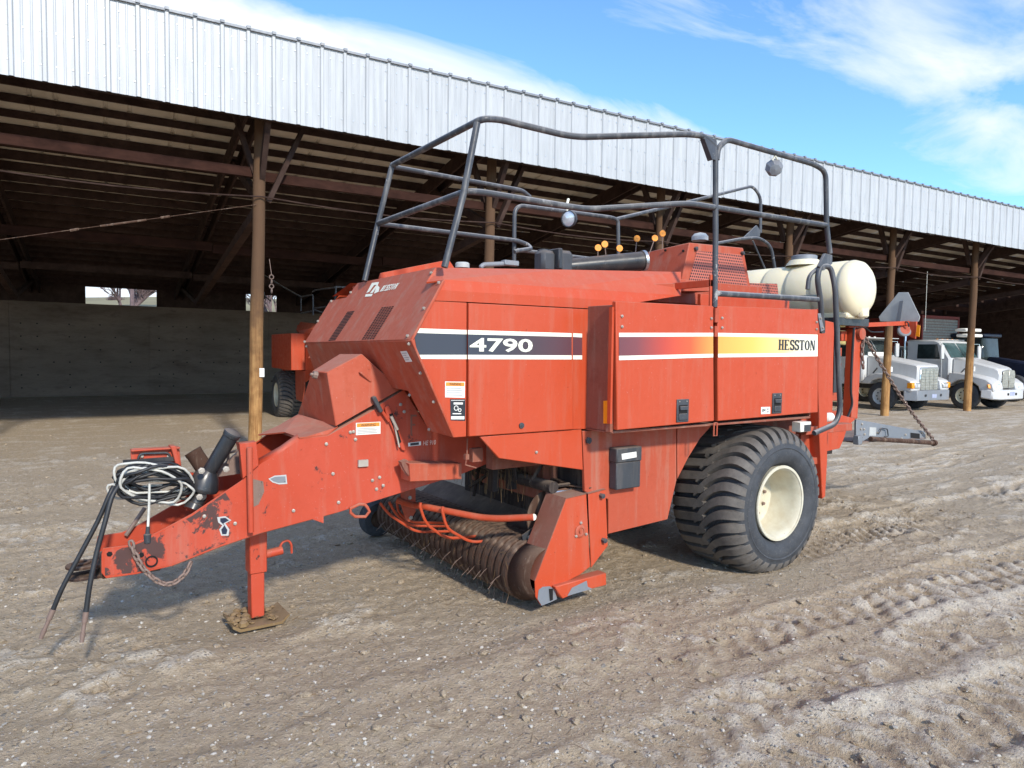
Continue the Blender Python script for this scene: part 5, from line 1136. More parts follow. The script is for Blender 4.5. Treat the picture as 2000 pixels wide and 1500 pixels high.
# work lamps on the rails
def work_lamp(c, face_dir, label, r=.075, mat='decal_white'):
    f = Vector(face_dir).normalized(); mb = MB(); mb.lathe([(-.10, 0), (-.09, r*.45), (-.03, r*.95), (0, r), (.012, r), (.012, r*.9)], c, f, 20); o = mb.build('work_lamp', 'black_plastic', B, label=label)
    mb = MB(); mb.lathe([(.004, r*.92), (.012, r*.5), (.014, 0)], c, f, 20); mb.build('lens', 'lamp_glass', o); mb = MB(); mb.tube([Vector(c)+Vector((-.02, 0, r*.9)), Vector(c)+Vector((-.02, 0, r+.06)), Vector(c)+Vector((.0, .01, r+.10))], .012, 6); mb.build('bracket', 'decal_cream', o)
work_lamp(at(1111, 427, y=5.0), (-1, -.35, -.15), 'round work lamp with its lens facing forward')
c0 = at(1512, 328, y=yq+.04); mb = MB(); d = Vector((.45, -.3, -.8)).normalized(); mb.lathe([(-.10, 0), (-.09, .05), (-.02, .075), (.03, .078), (.04, .06), (.04, 0)], c0, Vector((.55, .5, .35)), 8); wl = mb.build('work_lamp', 'grey_steel', B, label='grey work lamp hanging from the high rear rail, seen from behind')
mb = MB(); mb.tube([c0+Vector((0, 0, .05)), at(1509, 312, y=yq+.02), at(1514, 304, y=yq), at(1518, 312, y=yq+.02), c0+Vector((.03, 0, .05))], .009, 6); mb.build('bracket', 'decal_cream', wl)
# --- fan housing with mesh, ledge, intake pipe, air cleaner
yh = 4.62; h0 = at(1347, 473.5, y=yh); h1 = at(1452, 484, y=yh); h2 = at(1470, 580, y=yh); h3 = at(1325, 580, y=yh-.03)
g0 = at(1260, 493, x=h0.x-.02); g3 = at(1272, 560, x=h3.x)
yb_ = g0.y
mb = MB(); V = [h3, h2, h1, h0, Vector((h3.x, yb_, h3.z)), Vector((h2.x, yb_, h2.z)), Vector((h1.x, yb_, h1.z)), Vector((h0.x-.02, yb_, g0.z))]
mb.add(V, [(0, 1, 2, 3), (3, 2, 6, 7), (0, 3, 7, 4), (1, 5, 6, 2), (4, 7, 6, 5)]); fh = mb.build('fan_housing', 'red_faded', B, bevel=.008, ang=20)
hn = (h1-h0).cross(h3-h0).normalized(); hn = hn if hn.y < 0 else -hn
q = [at(px_, py_, pl=(hn, h0+hn*.004)) for px_, py_ in ((1361, 490), (1448, 497), (1464, 578), (1340, 570))]
mb = MB(); mb.face(q); mb.build('mesh_panel', 'red_perforated', fh, smooth=False, fixn=False)
boltset(fh, [at(1357, 486, y=yh), at(1448, 495, y=yh)], (0, -1, 0), .02, .03, 'black_plastic', 'knob'); boltset(fh, [at(1300, 489, x=h0.x-.03), at(1335, 490, x=h0.x-.03)], (-1, 0, 0), .012, .01, 'hole_black')
mb = MB(); c0 = at(1367, 470, y=5.0); mb.lathe([(0, .085), (.04, .085), (.07, .06), (.085, 0)], c0, (0, 0, 1), 16); mb.build('breather_cap', 'decal_grey', fh)
mb = MB(); mb.prism([at(1392, 552, y=4.36), at(1392, 569, y=4.36), at(1176, 568, y=4.42), at(1185, 556, y=4.42)], (0, .30, 0)); mb.build('top_ledge', 'red_faded', B, bevel=.004)
ly0 = at(1265, 531, y=4.75); mb = MB(); mb.mm((ly0.x-.1, 4.58, 2.50), (h2.x+.1, 5.9, at(1272, 545, y=4.75).z)); mb.build('housing_base', 'red_faded', B, bevel=.005)
mb = MB(); mb.prism(PL([(1465, 553), (1518, 554), (1524, 604), (1465, 600)], y=4.7), (0, .03, 0)); o = mb.build('rear_guard', 'red_perforated', B)
c1 = at(1258, 509, y=4.78); c2 = at(1085, 523, y=5.05); mb = MB(); rr_ = (at(1258, 491, y=4.78)-c1).length; mb.tube([c1, c1.lerp(c2, .03), c1.lerp(c2, .031), c2], [rr_*1.06, rr_*1.06, rr_, rr_*.8], 20); pipe = mb.build('intake_pipe', 'black_paint', B, ang=40)
dd = (c1-c2).normalized(); mb = MB(); mb.lathe([(.002, 0), (.002, rr_*.98)], c1, dd, 20); mb.build('dust_screen', 'decal_grey', pipe)
mb = MB(); mb.lathe([(-.02, rr_*1.02), (-.02, rr_*1.12), (.008, rr_*1.12), (.008, rr_*.98)], c1, dd, 20, True); mb.build('clamp', 'bright_steel', pipe)
a = at(1056, 524, y=5.0); b_ = at(1114, 494, y=5.0); mb = MB(); mb.mm((a.x, 4.97, a.z-.03), ((a.x+b_.x)/2-.01, 5.12, b_.z)); ac = mb.build('air_cleaner', 'black_plastic', B, bevel=.03); mb = MB(); mb.mm(((a.x+b_.x)/2, 4.94, a.z-.03), (b_.x, 5.12, b_.z+.01)); mb.build('air_cleaner_half', 'black_plastic', ac, bevel=.03)
mb = MB(); mb.mm(((a.x+b_.x)/2-.03, 4.92, a.z), ((a.x+b_.x)/2+.02, 5.13, b_.z+.02)); mb.build('band', 'black_paint', ac, bevel=.01); mb = MB(); c0 = Vector(((a.x*.7+b_.x*.3), 5.1, b_.z)); mb.lathe([(0, .05), (.02, .05), (.02, 0)], c0, (0, 0, 1), 14); mb.build('cap', 'black_plastic', ac)
c0 = at(903, 523, y=4.7); mb = MB(); mb.lathe([(0, .055), (.03, .055), (.04, .045), (.04, 0)], c0, (0, 0, 1), 16); mb.build('filler_cap', 'decal_grey', B)
mb = MB(); mb.tube([at(938, 523, y=4.75), at(944, 517, y=4.75), at(985, 515, y=4.75), at(1012, 514, y=4.75)], .02, 8, bend=.03); mb.box(at(996, 514, y=4.75), (.14, .06, .04)); mb.build('hose_fitting', 'grey_steel', B, bevel=.005)
for (px, py, bx, by) in ((1168, 484, 1167, 520), (1181, 477, 1186, 520), (1210, 485, 1212, 520), (1244, 466, 1238, 520), (1279, 465, 1262, 510), (1294, 456, 1293, 510)):
    c0 = at(px, py, y=4.98); k = .031; mb = MB(); mb.tube([at(bx, by, y=5.0), at((px+bx)/2, (py+by)/2+2, y=4.99), c0], .005, 5); ro = mb.build('knotter_flag', 'rust_steel', B)
    mb = MB(); mb.lathe([(-.006, 0), (-.006, k), (.006, k), (.006, 0)], c0, (-.45, -1, .05), 20); mb.build('disc', 'orange_plastic', ro)
    mb = MB(); mb.lathe([(.007, .0), (.007, k*.3)], c0, (-.45, -1, .05), 10); mb.build('centre', 'decal_orange', ro)
# --- preservative tank across the back
tx, tz = 7.98, 2.80; ty0, ty1 = 4.42, 6.35; R0 = .335
prof = [(0, 0), (.0, .10), (.008, .2), (.03, .27), (.07, .315), (.13, R0)]
for k in range(5):
    y = .16+k*.34; prof += [(y, R0), (y+.015, R0-.012), (y+.04, R0-.012), (y+.055, R0), (y+.32, R0)]
prof += [(ty1-ty0-.1, R0), (ty1-ty0-.04, .27), (ty1-ty0, .1), (ty1-ty0, 0)]
mb = MB(); mb.lathe(prof, (tx, ty0, tz), (0, 1, 0), 56); 
mb.v = [(x, y, z if z > tz-R0*.97 else tz-R0*.97) for (x, y, z) in mb.v]; tk = mb.build('liquid_tank', 'tank_poly', B, ang=50, label='cream plastic liquid tank lying across the back of the baler')
mb = MB(); mb.mm((tx-.05, ty0+.015, tz-R0*.99), (tx+.12, ty0+.10, tz-R0*.45)); mb.mm((tx-.2, ty0+.1, tz-R0-.01), (tx+.2, ty1-.1, tz-R0*.8)); mb.build('tank_foot', 'tank_poly', tk, bevel=.02)
c0 = Vector((tx, 5.22, tz+R0-.01)); mb = MB(); mb.lathe([(0, .22), (.03, .2), (.07, .17), (.07, 0)], c0, (0, 0, 1), 24); mb.build('filler_neck', 'tank_poly', tk); mb = MB(); mb.lathe([(.06, .15), (.12, .15), (.13, .13), (.13, 0)], c0, (0, 0, 1), 24); mb.build('lid', 'grey_steel', tk)
mb = MB(); mb.mm((tx-.32, 4.55, tz-R0-.09), (tx+.32, 6.3, tz-R0)); mb.mm((tx-.3, 4.6, 1.6), (tx-.2, 4.7, tz-R0-.05)); mb.mm((tx-.3, 5.9, 1.6), (tx-.2, 6.0, tz-R0-.05)); mb.mm((7.2, 4.75, 2.25), (tx, 4.85, 2.35)); mb.mm((7.2, 5.75, 2.25), (tx, 5.85, 2.35)); mb.build('tank_cradle', 'black_paint', B, bevel=.004)
mb = MB(); mb.beam(at(1525, 584, y=4.4), at(1597, 580, y=4.4), .1, .05); mb.build('rear_platform', 'black_paint', B)
# --- rear frame
yg = 4.18
plate('rear_post', PL([(1598, 628), (1602, 603), (1608, 603), (1610, 640), (1616, 660), (1616, 900), (1612, 970), (1606, 975), (1603, 900), (1598, 780)], y=yg), (0, .14, 0), 'red_paint', bevel=.006)
mb = MB(); mb.mm((6.62, YB, .55), (6.9, YB+.03, 1.5)); mb.mm((6.2, YB, 1.37), (6.62, YB+.03, 1.5)); mb.mm((6.55, 4.2, 1.22), (7.4, 4.32, 1.30)); mb.mm((6.62, 4.22, .9), (6.95, 4.3, .97)); mb.build('rear_side_frame', 'red_faded', B, bevel=.004)
mb = MB(); c0 = at(1567, 833, y=4.2); mb.mm((c0.x-.09, 4.16, c0.z-.05), (c0.x+.09, 4.26, c0.z+.05)); o = mb.build('junction_box', 'decal_white', B, bevel=.005); mb = MB(); mb.mm((c0.x-.03, 4.155, c0.z-.045), (c0.x+.08, 4.162, c0.z+.02)); mb.build('socket', 'black_plastic', o)
mb = MB(); mb.prism(PL([(1613, 626), (1630, 630), (1628, 700), (1626, 820), (1611, 824)], y=4.5), (0, .12, 0)); mb.build('chamber_column', 'red_paint', B, bevel=.006)
mb = MB(); mb.prism(PL([(1671, 641), (1684, 648), (1675, 818), (1662, 816)], y=4.62), (0, .11, 0)); c0 = at(1677, 652, y=4.62); rc = mb.build('rear_column', 'red_paint', B, bevel=.006, label='tall rear column the chain hangs from'); mb = MB(); mb.lathe([(0, 0), (0, .07), (.05, .07), (.05, 0)], c0, (0, -1, 0), 14); mb.build('pin', 'red_faded', rc)
mb = MB(); mb.mm((7.9, 5.8, 1.17), (8.13, 5.98, 2.37)); mb.build('rear_column', 'red_paint', B, bevel=.006)
mb = MB(); mb.mm((7.98, 4.7, 2.20), (8.1, 5.8, 2.32)); mb.build('rear_crossbeam', 'red_paint', B, bevel=.006)
for (z0, z1) in ((2.02, 2.12), (1.80, 1.94), (1.50, 1.66), (1.22, 1.38)):
    mb = MB(); mb.mm((7.1, 4.66, z0), (7.93, 4.74, z1)); mb.build('chamber_rail', 'red_faded', B, bevel=.004); mb = MB(); mb.mm((7.1, 5.86, z0), (7.93, 5.94, z1)); mb.build('chamber_rail', 'red_faded', B, bevel=.004)
mb = MB(); mb.tube([(7.45, 4.58, 1.95), (7.45, 4.58, 1.5)], .03, 10); mb.lathe([(-.03, .0), (-.03, .06), (.03, .06), (.03, 0)], (7.45, 4.56, 2.0), (0, 1, 0), 14); mb.tube([(7.55, 4.58, 1.8), (7.55, 4.58, 1.3)], .012, 8); mb.build('tension_cylinder', 'rust_brown', B)
mb = MB(); mb.tube(curve([at(1668, 640, y=4.58), at(1664, 700, y=4.58), at(1662, 760, y=4.58), at(1664, 790, y=4.58), at(1655, 815, y=4.58)], 24), .014, 6); mb.build('hydraulic_hose', 'hose_black', B)
mb = MB(); mb.prism(PL([(1613, 812), (1645, 811), (1672, 818), (1656, 832), (1648, 858), (1640, 876), (1613, 882)], y=4.5), (0, .03, 0)); mb.build('lower_gusset', 'red_paint', B, bevel=.004)
mb = MB(); mb.mm((7.0, 4.78, .85), (8.0, 5.82, 1.2)); mb.build('chamber_floor', 'shaded_inside', B); c0 = at(1617, 815, y=4.3); mb = MB(); mb.lathe([(-.09, 0), (-.05, .05), (.05, .05), (.09, 0)], c0, (1, 0, 0), 12); mb.build('oil_filter', 'decal_white', B)
# bale chute folded out behind
yc = 4.72
chs = plate('bale_chute', PL([(1673, 819), (1695, 823), (1778, 838), (1808, 842), (1808, 858), (1778, 860), (1700, 854), (1685, 862), (1672, 867)], y=yc), (0, .03, 0), 'grey_steel', bevel=.004, label='grey steel bale chute sticking out behind')
q = PL([(1673, 819), (1695, 823), (1778, 838), (1808, 842), (1808, 858), (1778, 860), (1700, 854), (1672, 867)], y=yc); plate('chute_side', [mir(p) for p in q], (0, -.03, 0), 'grey_steel', parent=chs, bevel=.004)
fl = [q[7], q[4], mir(q[4]), mir(q[7])]; mb = MB(); mb.prism([p+Vector((0, 0, .01)) for p in fl], (0, 0, .015)); mb.build('chute_floor', 'rust_steel', chs)
mb = MB(); a = at(1700, 857, y=yc-.02); b_ = at(1822, 865, y=yc-.02); mb.tube([a, b_], .03, 8); mb.lathe([(0, .0), (0, .045), (.05, .045), (.05, 0)], b_, (1, 0, 0), 10); mb.tube([b_, mir(b_)], .03, 8); mb.build('chute_bar', 'rust_brown', chs)
mb = MB(); c0 = at(1674, 860, y=yc-.03); mb.mm((c0.x-.04, yc-.07, c0.z-.05), (c0.x+.05, yc, c0.z+.06)); mb.build('chute_stub', 'grey_steel', chs, bevel=.006)
mb = MB(); mb.face([p-Vector((0, .003, 0)) for p in PL([(1698, 834), (1711, 835), (1711, 851), (1697, 851)], y=yc)]); mb.build('decal', 'decal_grey', chs, smooth=False, fixn=False)
mb = MB(); mb.tube(PL([(1716, 848), (1722, 836), (1733, 838), (1735, 852), (1728, 853)], y=yc-.03), .008, 6, bend=.02); mb.build('handle', 'black_plastic', chs)
mb = MB(); mb.face([p-Vector((0, .003, 0)) for p in PL([(1778, 845), (1796, 847), (1796, 857), (1778, 855)], y=yc)]); mb.build('cutout', 'hole_black', chs, smooth=False, fixn=False)
boltset(chs, PL([(1681, 838), (1687, 838), (1683, 828), (1688, 848), (1713, 845), (1768, 849), (1800, 845), (1760, 856)], y=yc), (0, -1, 0), .016)
cc = thing_empty('chute_chain', B); ca = at(1687, 655, y=4.6); cb2 = at(1824, 860, y=yc-.05)
chain(cc, curve([ca, ca.lerp(cb2, .3)+Vector((0, 0, -.05)), ca.lerp(cb2, .6)+Vector((0, 0, -.07)), cb2], 30), .06, .009, 'rust_steel'); chain(cc, curve([ca, ca+Vector((-.02, 0, -.2)), ca+Vector((.02, 0, -.42))], 10), .05, .009, 'rust_steel')
# lights arm and slow-vehicle sign (back of it)
XS = 9.0
mb = MB(); mb.add([at(1652, 631, x=8.15), at(1770, 628, x=XS-.05), at(1770, 635, x=XS-.05), at(1652, 640, x=8.15)], [(0, 1, 2, 3)]); o = None
a = at(1655, 636, y=4.66); b_ = at(1772, 631, x=XS-.02); mb = MB(); mb.beam(a, b_, .06, .05); mb.build('light_arm', 'red_paint', B)
s_ = [at(px, py, x=XS) for (px, py) in ((1755, 571), (1774, 571), (1797, 619), (1794, 628), (1719, 628), (1716, 619))]
sg = plate('slow_vehicle_sign', s_, (.006, 0, 0), 'decal_grey', label='bare metal back of a triangular slow-vehicle sign'); mb = MB(); mb.prism([at(px, py, x=XS-.012) for (px, py) in ((1757, 588), (1764, 587), (1758, 629), (1750, 629))], (.01, 0, 0)); mb.build('socket', 'grey_steel', sg)
mb = MB(); mb.prism([at(px, py, x=XS-.03) for (px, py) in ((1752, 629), (1790, 628), (1787, 662), (1774, 656), (1762, 650))], (.03, 0, 0)); lb = mb.build('light_panel', 'red_paint', B, bevel=.003)
mb = MB(); mb.prism([at(px, py, x=XS-.035) for (px, py) in ((1791, 634), (1797, 636), (1795, 658), (1788, 656))], (.01, 0, 0)); mb.build('reflector', 'orange_plastic', lb)
mb = MB(); c0 = at(1766, 645, x=XS-.06); mb.lathe([(-.05, 0), (-.04, .07), (.02, .085), (.03, .07), (.03, 0)], c0, (-.4, -.5, .2), 16); o = mb.build('flasher_lamp', 'grey_steel', B); mb = MB(); mb.lathe([(.031, 0), (.031, .06)], c0, (-.4, -.5, .2), 14); mb.build('lens', 'red_faded', o)
mb = MB(); mb.tube(curve([at(1752, 640, x=XS-.06), at(1758, 632, x=XS-.08), at(1772, 629, x=XS-.1), at(1775, 638, x=XS-.08)], 12), .009, 6); mb.build('lamp_wire', 'hose_black', o)
mb = MB(); mb.mm((8.3, 5.0, 2.16), (8.6, 5.6, 2.34)); mb.build('twine_marker', 'yellow_paint', B, bevel=.01)
mb = MB(); mb.tube(curve([at(1672, 640, y=4.66), at(1690, 640, y=4.66), at(1702, 648, y=4.7), at(1725, 648, y=4.75)], 16), .008, 6); mb.build('light_cable', 'hose_black', B)
# ---------------------------------------------------------------- second baler parked under the shed roof
index_kids()
SKIP = {'guard_rod', 'stripper_band', 'reel_drum', 'end_skin', 'pickup_end_shield', 'skid_shoe', 'gauge_wheel', 'wind_guard_bar', 'pickup_pan', 'hay_wisps', 'spring_tines', 'link', 'bolt', 'print', 'warning_label', 'band', 'cable_coil', 'tread_lug_', 'rivet', 'chalk_writing', 'model_number', 'stripe', 'lettering', 'liquid_tank', 'tank_cradle', 'slow_vehicle_sign', 'light_panel', 'light_arm', 'hydraulic_hose', 'chute_chain', 'safety_chain', 'worn_patch', 'bare_patch', 'chipped_patch', 'sensor_wire', 'knotter_flag'}
def copy_some(o, parent=None):
    if o.name.split('.')[0] in SKIP: return None
    c = o.copy(); COL.objects.link(c); c.parent = parent
    for ch_ in KIDS.get(o.name, []): copy_some(ch_, c)
    return c
B2 = copy_some(B)
q = ats(574, 640, 20.2); qs = SH(0, 0, 0)
B2.rotation_euler = (0, 0, radians(90)+SA); b2l = SH(5.6, 20.3, 0); B2.location = (b2l.x, b2l.y, 0)
B2['label'] = 'second red baler standing in the dark of the shed behind the nearest post'
# ---------------------------------------------------------------- trucks nosing out of the shed
def truck(name, label, loc, heading, kind):
    T = thing(name, label, 'truck', loc, heading); bw = 1.2
    def mbd(n, mat, parent=T, **k): return lambda mb: mb.build(n, mat, parent, local=True, **k)
    def symprism(prof, y0, y1): mb = MB(); mb.prism([Vector((x, y0, z)) for (x, z) in prof], (0, y1-y0, 0)); return mb
    W = 'truck_white'
    if kind == 'square':
        # x = 0 at the bumper face, forward is +x
        hood = [(-.28, .86), (-.22, .90), (-.20, 1.66), (-.30, 1.72), (-2.1, 2.02), (-2.1, 1.0), (-1.55, .95)]
        mb = MB(); pr = [(-.22, .78), (-.2, 1.62), (-.28, 1.70), (-2.12, 2.0), (-2.12, 1.0), (-1.5, 1.0)]
        lo = [Vector((x, -.66-.12*min(1, (-x-.2)/1.9), z)) for x, z in pr]; hi = [Vector((p.x, -p.y, p.z)) for p in lo]; n = len(lo)
        mb.add(lo+hi, [tuple(range(n)), tuple(range(2*n-1, n-1, -1))]+[(i, (i+1) % n, n+(i+1) % n, n+i) for i in range(n)]); H_ = mb.build('hood', W, T, bevel=.05, local=True)
        for s in (-1, 1):
            mb = MB(); pr2 = [(-.10, .80), (-.14, 1.12), (-.34, 1.20), (-.9, 1.34), (-1.5, 1.36), (-1.9, 1.2), (-2.1, .95), (-1.75, .95), (-1.62, 1.10), (-1.3, 1.17), (-.98, 1.10), (-.74, .90), (-.66, .74), (-.14, .74)]
            mb.prism([Vector((x, s*.64, z)) for x, z in pr2], (0, s*.54, 0)); fd = mb.build('fender', W, T, bevel=.05, local=True)
            mb = MB(); mb.mm((-.13, s*.70, .86), (-.075, s*1.04, 1.04)); hl = mb.build('headlight', 'chrome', fd, local=True, bevel=.01); mb = MB(); mb.mm((-.074, s*.73, .89), (-.07, s*.87, 1.01)); mb.mm((-.074, s*.89, .89), (-.07, s*1.02, 1.01)); mb.build('lens', 'lamp_glass', hl, local=True)
            mb = MB(); mb.mm((-.28, s*1.04, .85), (-.075, s*1.195, 1.06)); mb.build('turn_signal', 'amber', fd, local=True, bevel=.02)
        mb = MB(); mb.mm((-.215, -.56, .76), (-.17, .56, 1.60)); gr = mb.build('grille', 'chrome', T, bevel=.02, local=True); mb = MB(); mb.mm((-.169, -.50, .80), (-.166, .50, 1.55)); mb.build('grille_mesh', 'grille_metal', gr, local=True)
        for k in range(7):
            mb = MB(); mb.mm((-.166, -.5, .86+k*.105), (-.150, .5, .88+k*.105)); mb.build('grille_bar', 'chrome', gr, local=True)
        for k in range(1, 4):
            mb = MB(); mb.mm((-.166, -.5+k*.25-.008, .8), (-.146, -.5+k*.25+.008, 1.55)); mb.build('grille_bar', 'chrome', gr, local=True)
        mb = MB(); mb.prism([Vector((-.35, -1.22, .42)), Vector((0, -1.0, .42)), Vector((0, 1.0, .42)), Vector((-.35, 1.22, .42)), Vector((-.4, 1.2, .42)), Vector((-.1, .9, .42)), Vector((-.1, -.9, .42)), Vector((-.4, -1.2, .42))], (0, 0, .36)); bp = mb.build('bumper', 'grey_steel', T, bevel=.01, local=True)
        mb = MB(); mb.mm((.0, -.10, .5), (.012, .18, .64)); mb.build('number_plate', 'plate_blue', bp, local=True); 
        for yy in (-.5, .45): mb = MB(); mb.lathe([(0, .0), (0, .05), (.02, .05), (.02, .03)], (0, yy, .6), (1, 0, 0), 12); mb.build('tow_hook', 'black_plastic', bp, local=True)
        cab0, cab1, zb, zt_, zr = -2.12, -3.7, .95, 1.98, 2.72
    else:
        mb = MB(); pr = [(-.2, .80), (-.14, 1.3), (-.2, 1.52), (-.35, 1.62), (-1.0, 1.80), (-1.75, 1.98), (-1.75, 1.0), (-1.45, .95)]
        wd = [.55, .52, .50, .52, .66, .86, .88, .8]
        lo = [Vector((x, -w, z)) for (x, z), w in zip(pr, wd)]; hi = [Vector((p.x, -p.y, p.z)) for p in lo]; n = len(lo)
        mb.add(lo+hi, [tuple(range(n)), tuple(range(2*n-1, n-1, -1))]+[(i, (i+1) % n, n+(i+1) % n, n+i) for i in range(n)]); H_ = mb.build('hood', W, T, bevel=.07, local=True)
        for s in (-1, 1):
            mb = MB(); pr2 = [(-.06, .80), (-.12, 1.05), (-.35, 1.22), (-.8, 1.34), (-1.3, 1.42), (-1.7, 1.4), (-1.74, .85), (-1.62, .98), (-1.36, 1.14), (-1.1, 1.17), (-.84, 1.12), (-.62, .95), (-.55, .74), (-.1, .74)]
            lo = [Vector((x, s*.46, z)) for x, z in pr2]; hi = [Vector((x, s*(1.10+.08*min(1, -x)), z-.05)) for x, z in pr2]; n = len(lo)
            mb.add(lo+hi, [tuple(range(n)), tuple(range(2*n-1, n-1, -1))]+[(i, (i+1) % n, n+(i+1) % n, n+i) for i in range(n)]); fd = mb.build('fender', W, T, bevel=.07, local=True)
            mb = MB(); mb.prism([Vector((-.10, s*.62, .84)), Vector((-.12, s*.66, 1.0)), Vector((-.16, s*.95, .99)), Vector((-.13, s*.98, .84))], (.05, 0, 0)); hl = mb.build('headlight', 'lamp_glass', fd, local=True, bevel=.02)
            mb = MB(); mb.prism([Vector((-.16, s*.96, .84)), Vector((-.17, s*.98, 1.0)), Vector((-.30, s*1.16, .98)), Vector((-.26, s*1.16, .84))], (.04, s*.015, 0)); mb.build('turn_signal', 'amber', fd, local=True)
        for s in (-1, 1):
            mb = MB(); mb.prism([Vector((-.15, s*.02, .84)), Vector((-.15, s*.44, .86)), Vector((-.13, s*.43, 1.38)), Vector((-.14, s*.38, 1.50)), Vector((-.14, s*.02, 1.54))], (.03, 0, 0)); gr = mb.build('grille', 'grille_metal', T, bevel=.01, local=True)
            for k in range(6): mb = MB(); mb.mm((-.12, s*.03, .9+k*.1), (-.112, s*.42, .912+k*.1)); mb.build('grille_bar', 'chrome', gr, local=True)
        mb = MB(); mb.prism([Vector((-.5, -1.2, .46)), Vector((-.12, -1.12, .42)), Vector((.02, -.8, .40)), Vector((.02, .8, .40)), Vector((-.12, 1.12, .42)), Vector((-.5, 1.2, .46)), Vector((-.5, .8, .42)), Vector((-.5, -.8, .42))], (0, 0, .36)); bp = mb.build('bumper', W, T, bevel=.04, local=True)
        mb = MB(); mb.mm((.02, -.14, .56), (.03, .18, .70)); mb.build('number_plate', 'plate_blue', bp, local=True)
        for yy in (-.28, .28): mb = MB(); mb.mm((.02, yy-.06, .57), (.028, yy+.06, .66)); mb.build('slot', 'hole_black', bp, local=True)
        cab0, cab1, zb, zt_, zr = -1.75, -3.5, .85, 1.92, 2.66
    # cab
    cw = 1.02; mb = MB()
    pr = [(cab0, zb), (cab0, zt_), (cab0-.42, zr-.08), (cab0-.62, zr), (cab1, zr), (cab1, zb)]
    mb.prism([Vector((x, -cw, z)) for x, z in pr], (0, 2*cw, 0)); cabo = mb.build('cab', W, T, bevel=.06, local=True)
    sl = Vector((-.42, 0, zr-.08-zt_)).normalized()
    for s in (-1, 1):
        q = [Vector((cab0+.006, s*.03, zt_+.05)), Vector((cab0+.006, s*(cw-.1), zt_+.05)), Vector((cab0-.40, s*(cw-.14), zr-.12)), Vector((cab0-.40, s*.03, zr-.12))]
        for p in q: p.x += .012 if p.x > cab0-.2 else .008
        mb = MB(); mb.face(q); mb.build('windshield', 'dash_glass' if kind != 'square' else 'glass_dark', cabo, local=True, smooth=False)
        y = s*(cw+.004); mb = MB(); mb.face([Vector((cab0-.38, y, zt_-.02)), Vector((cab0-.50, y, zr-.18)), Vector((cab0-1.28, y, zr-.18)), Vector((cab0-1.30, y, zt_-.02))]); mb.build('side_window', 'glass_dark', cabo, local=True, smooth=False)
        mb = MB(); mb.mm((cab0-1.40, s*cw, zb-.05), (cab0-.30, s*(cw+.015), zt_-.06)); dr_ = mb.build('door', W, T, bevel=.01, local=True); mb = MB(); mb.mm((cab0-.75, s*(cw+.013), 1.15), (cab0-.38, s*(cw+.02), 1.52)); mb.build('lower_window', 'glass_dark', dr_, local=True)
        mb = MB(); mb.mm((cab0-1.32, s*(cw+.014), zt_-.25), (cab0-1.18, s*(cw+.04), zt_-.2)); mb.build('door_handle', 'black_plastic', dr_, local=True)
        # mirrors
        mb = MB(); mb.tube([(cab0-.3, s*cw, zr-.15), (cab0-.15, s*(cw+.32), zr-.15), (cab0-.15, s*(cw+.32), zt_-.15), (cab0-.3, s*cw, zt_-.1)], .015, 6); mi = mb.build('mirror_frame', 'chrome', T, local=True); mb = MB(); mb.mm((cab0-.18, s*(cw+.2), zt_-.02), (cab0-.10, s*(cw+.4), zr-.22)); mb.build('mirror', W, mi, local=True, bevel=.02)
        # hood latch
        mb = MB(); mb.beam(Vector((cab0+.35, s*.90, 1.35)), Vector((cab0+.5, s*.88, 1.55)), .03, .04); mb.build('hood_latch', 'black_plastic', T, local=True)
        # wheels
        ax = -1.3 if kind == 'square' else -1.12
        for xx, dual in ((ax, False), (-5.2, True), (-6.5, True)):
            mb = MB(); wy = s*1.04; pr3 = [(0, .30), (0, .42), (.03, .50), (.05, .52), (.25, .52), (.28, .48), (.28, .30)]; mb.lathe(pr3, (xx, s*1.14, .51), (0, -s, 0), 36); wh = mb.build('wheel', 'tyre_wall', T, local=True, ang=40)
            mb = MB(); mb.lathe([(.0, .305), (.03, .29), (.10, .26), (.12, .14), (.06, .12), (.04, .07), (.04, 0)], (xx, s*1.14, .51), (0, -s, 0), 28); rm = mb.build('rim', 'wheel_cream' if kind != 'square' else 'decal_grey', wh, local=True)
            for k in range(10):
                a = 2*pi*k/10; p = Vector((xx+.20*cos(a), s*1.035, .51+.20*sin(a))); nb = MB(); nb.lathe([(0, 0), (0, .028)], p, (0, s, 0), 8); nb.build('hand_hole', 'hole_black', rm, local=True)
    mb = MB(); mb.mm((cab0-.42, -cw-.03, zr-.06), (cab0+.10, cw+.03, zr-.03)) if kind == 'square' else mb.mm((cab0-.62, -.9, zr-.01), (cab0-.5, .9, zr+.02)); mb.build('sun_visor', W, T, local=True, bevel=.01)
    if kind == 'square':
        mb = MB(); mb.mm((cab0-.01, -.75, zt_+.02), (cab0+.03, .2, zt_+.16)); mb.build('dash_paper', 'decal_white', T, local=True)
    mb = MB(); mb.mm((-7.4, -.45, .75), (-.3, -.33, .98)); mb.mm((-7.4, .33, .75), (-.3, .45, .98)); mb.tube([(-1.2, -1, .5), (-1.2, 1, .5)], .06, 8); mb.build('chassis', 'black_paint', T, local=True)
    mb = MB(); mb.mm((-7.3, -1.1, .98), (cab1-.35, 1.1, 1.15)); mb.mm((cab1-.5, -1.1, 1.15), (cab1-.4, 1.1, 2.4)); mb.build('bed', 'container_red' if kind == 'square' else 'grey_steel', T, local=True)
    for y in ((-.9,) if kind != 'square' else (.9,)):
        mb = MB(); mb.tube([(cab1-.15, y, 1.0), (cab1-.15, y, 2.25)], .13, 14); mb.tube([(cab1-.15, y, 2.25), (cab1-.15, y, 3.25), (cab1-.3, y, 3.4)], .055, 10); mb.build('exhaust_stack', 'chrome', T, local=True)
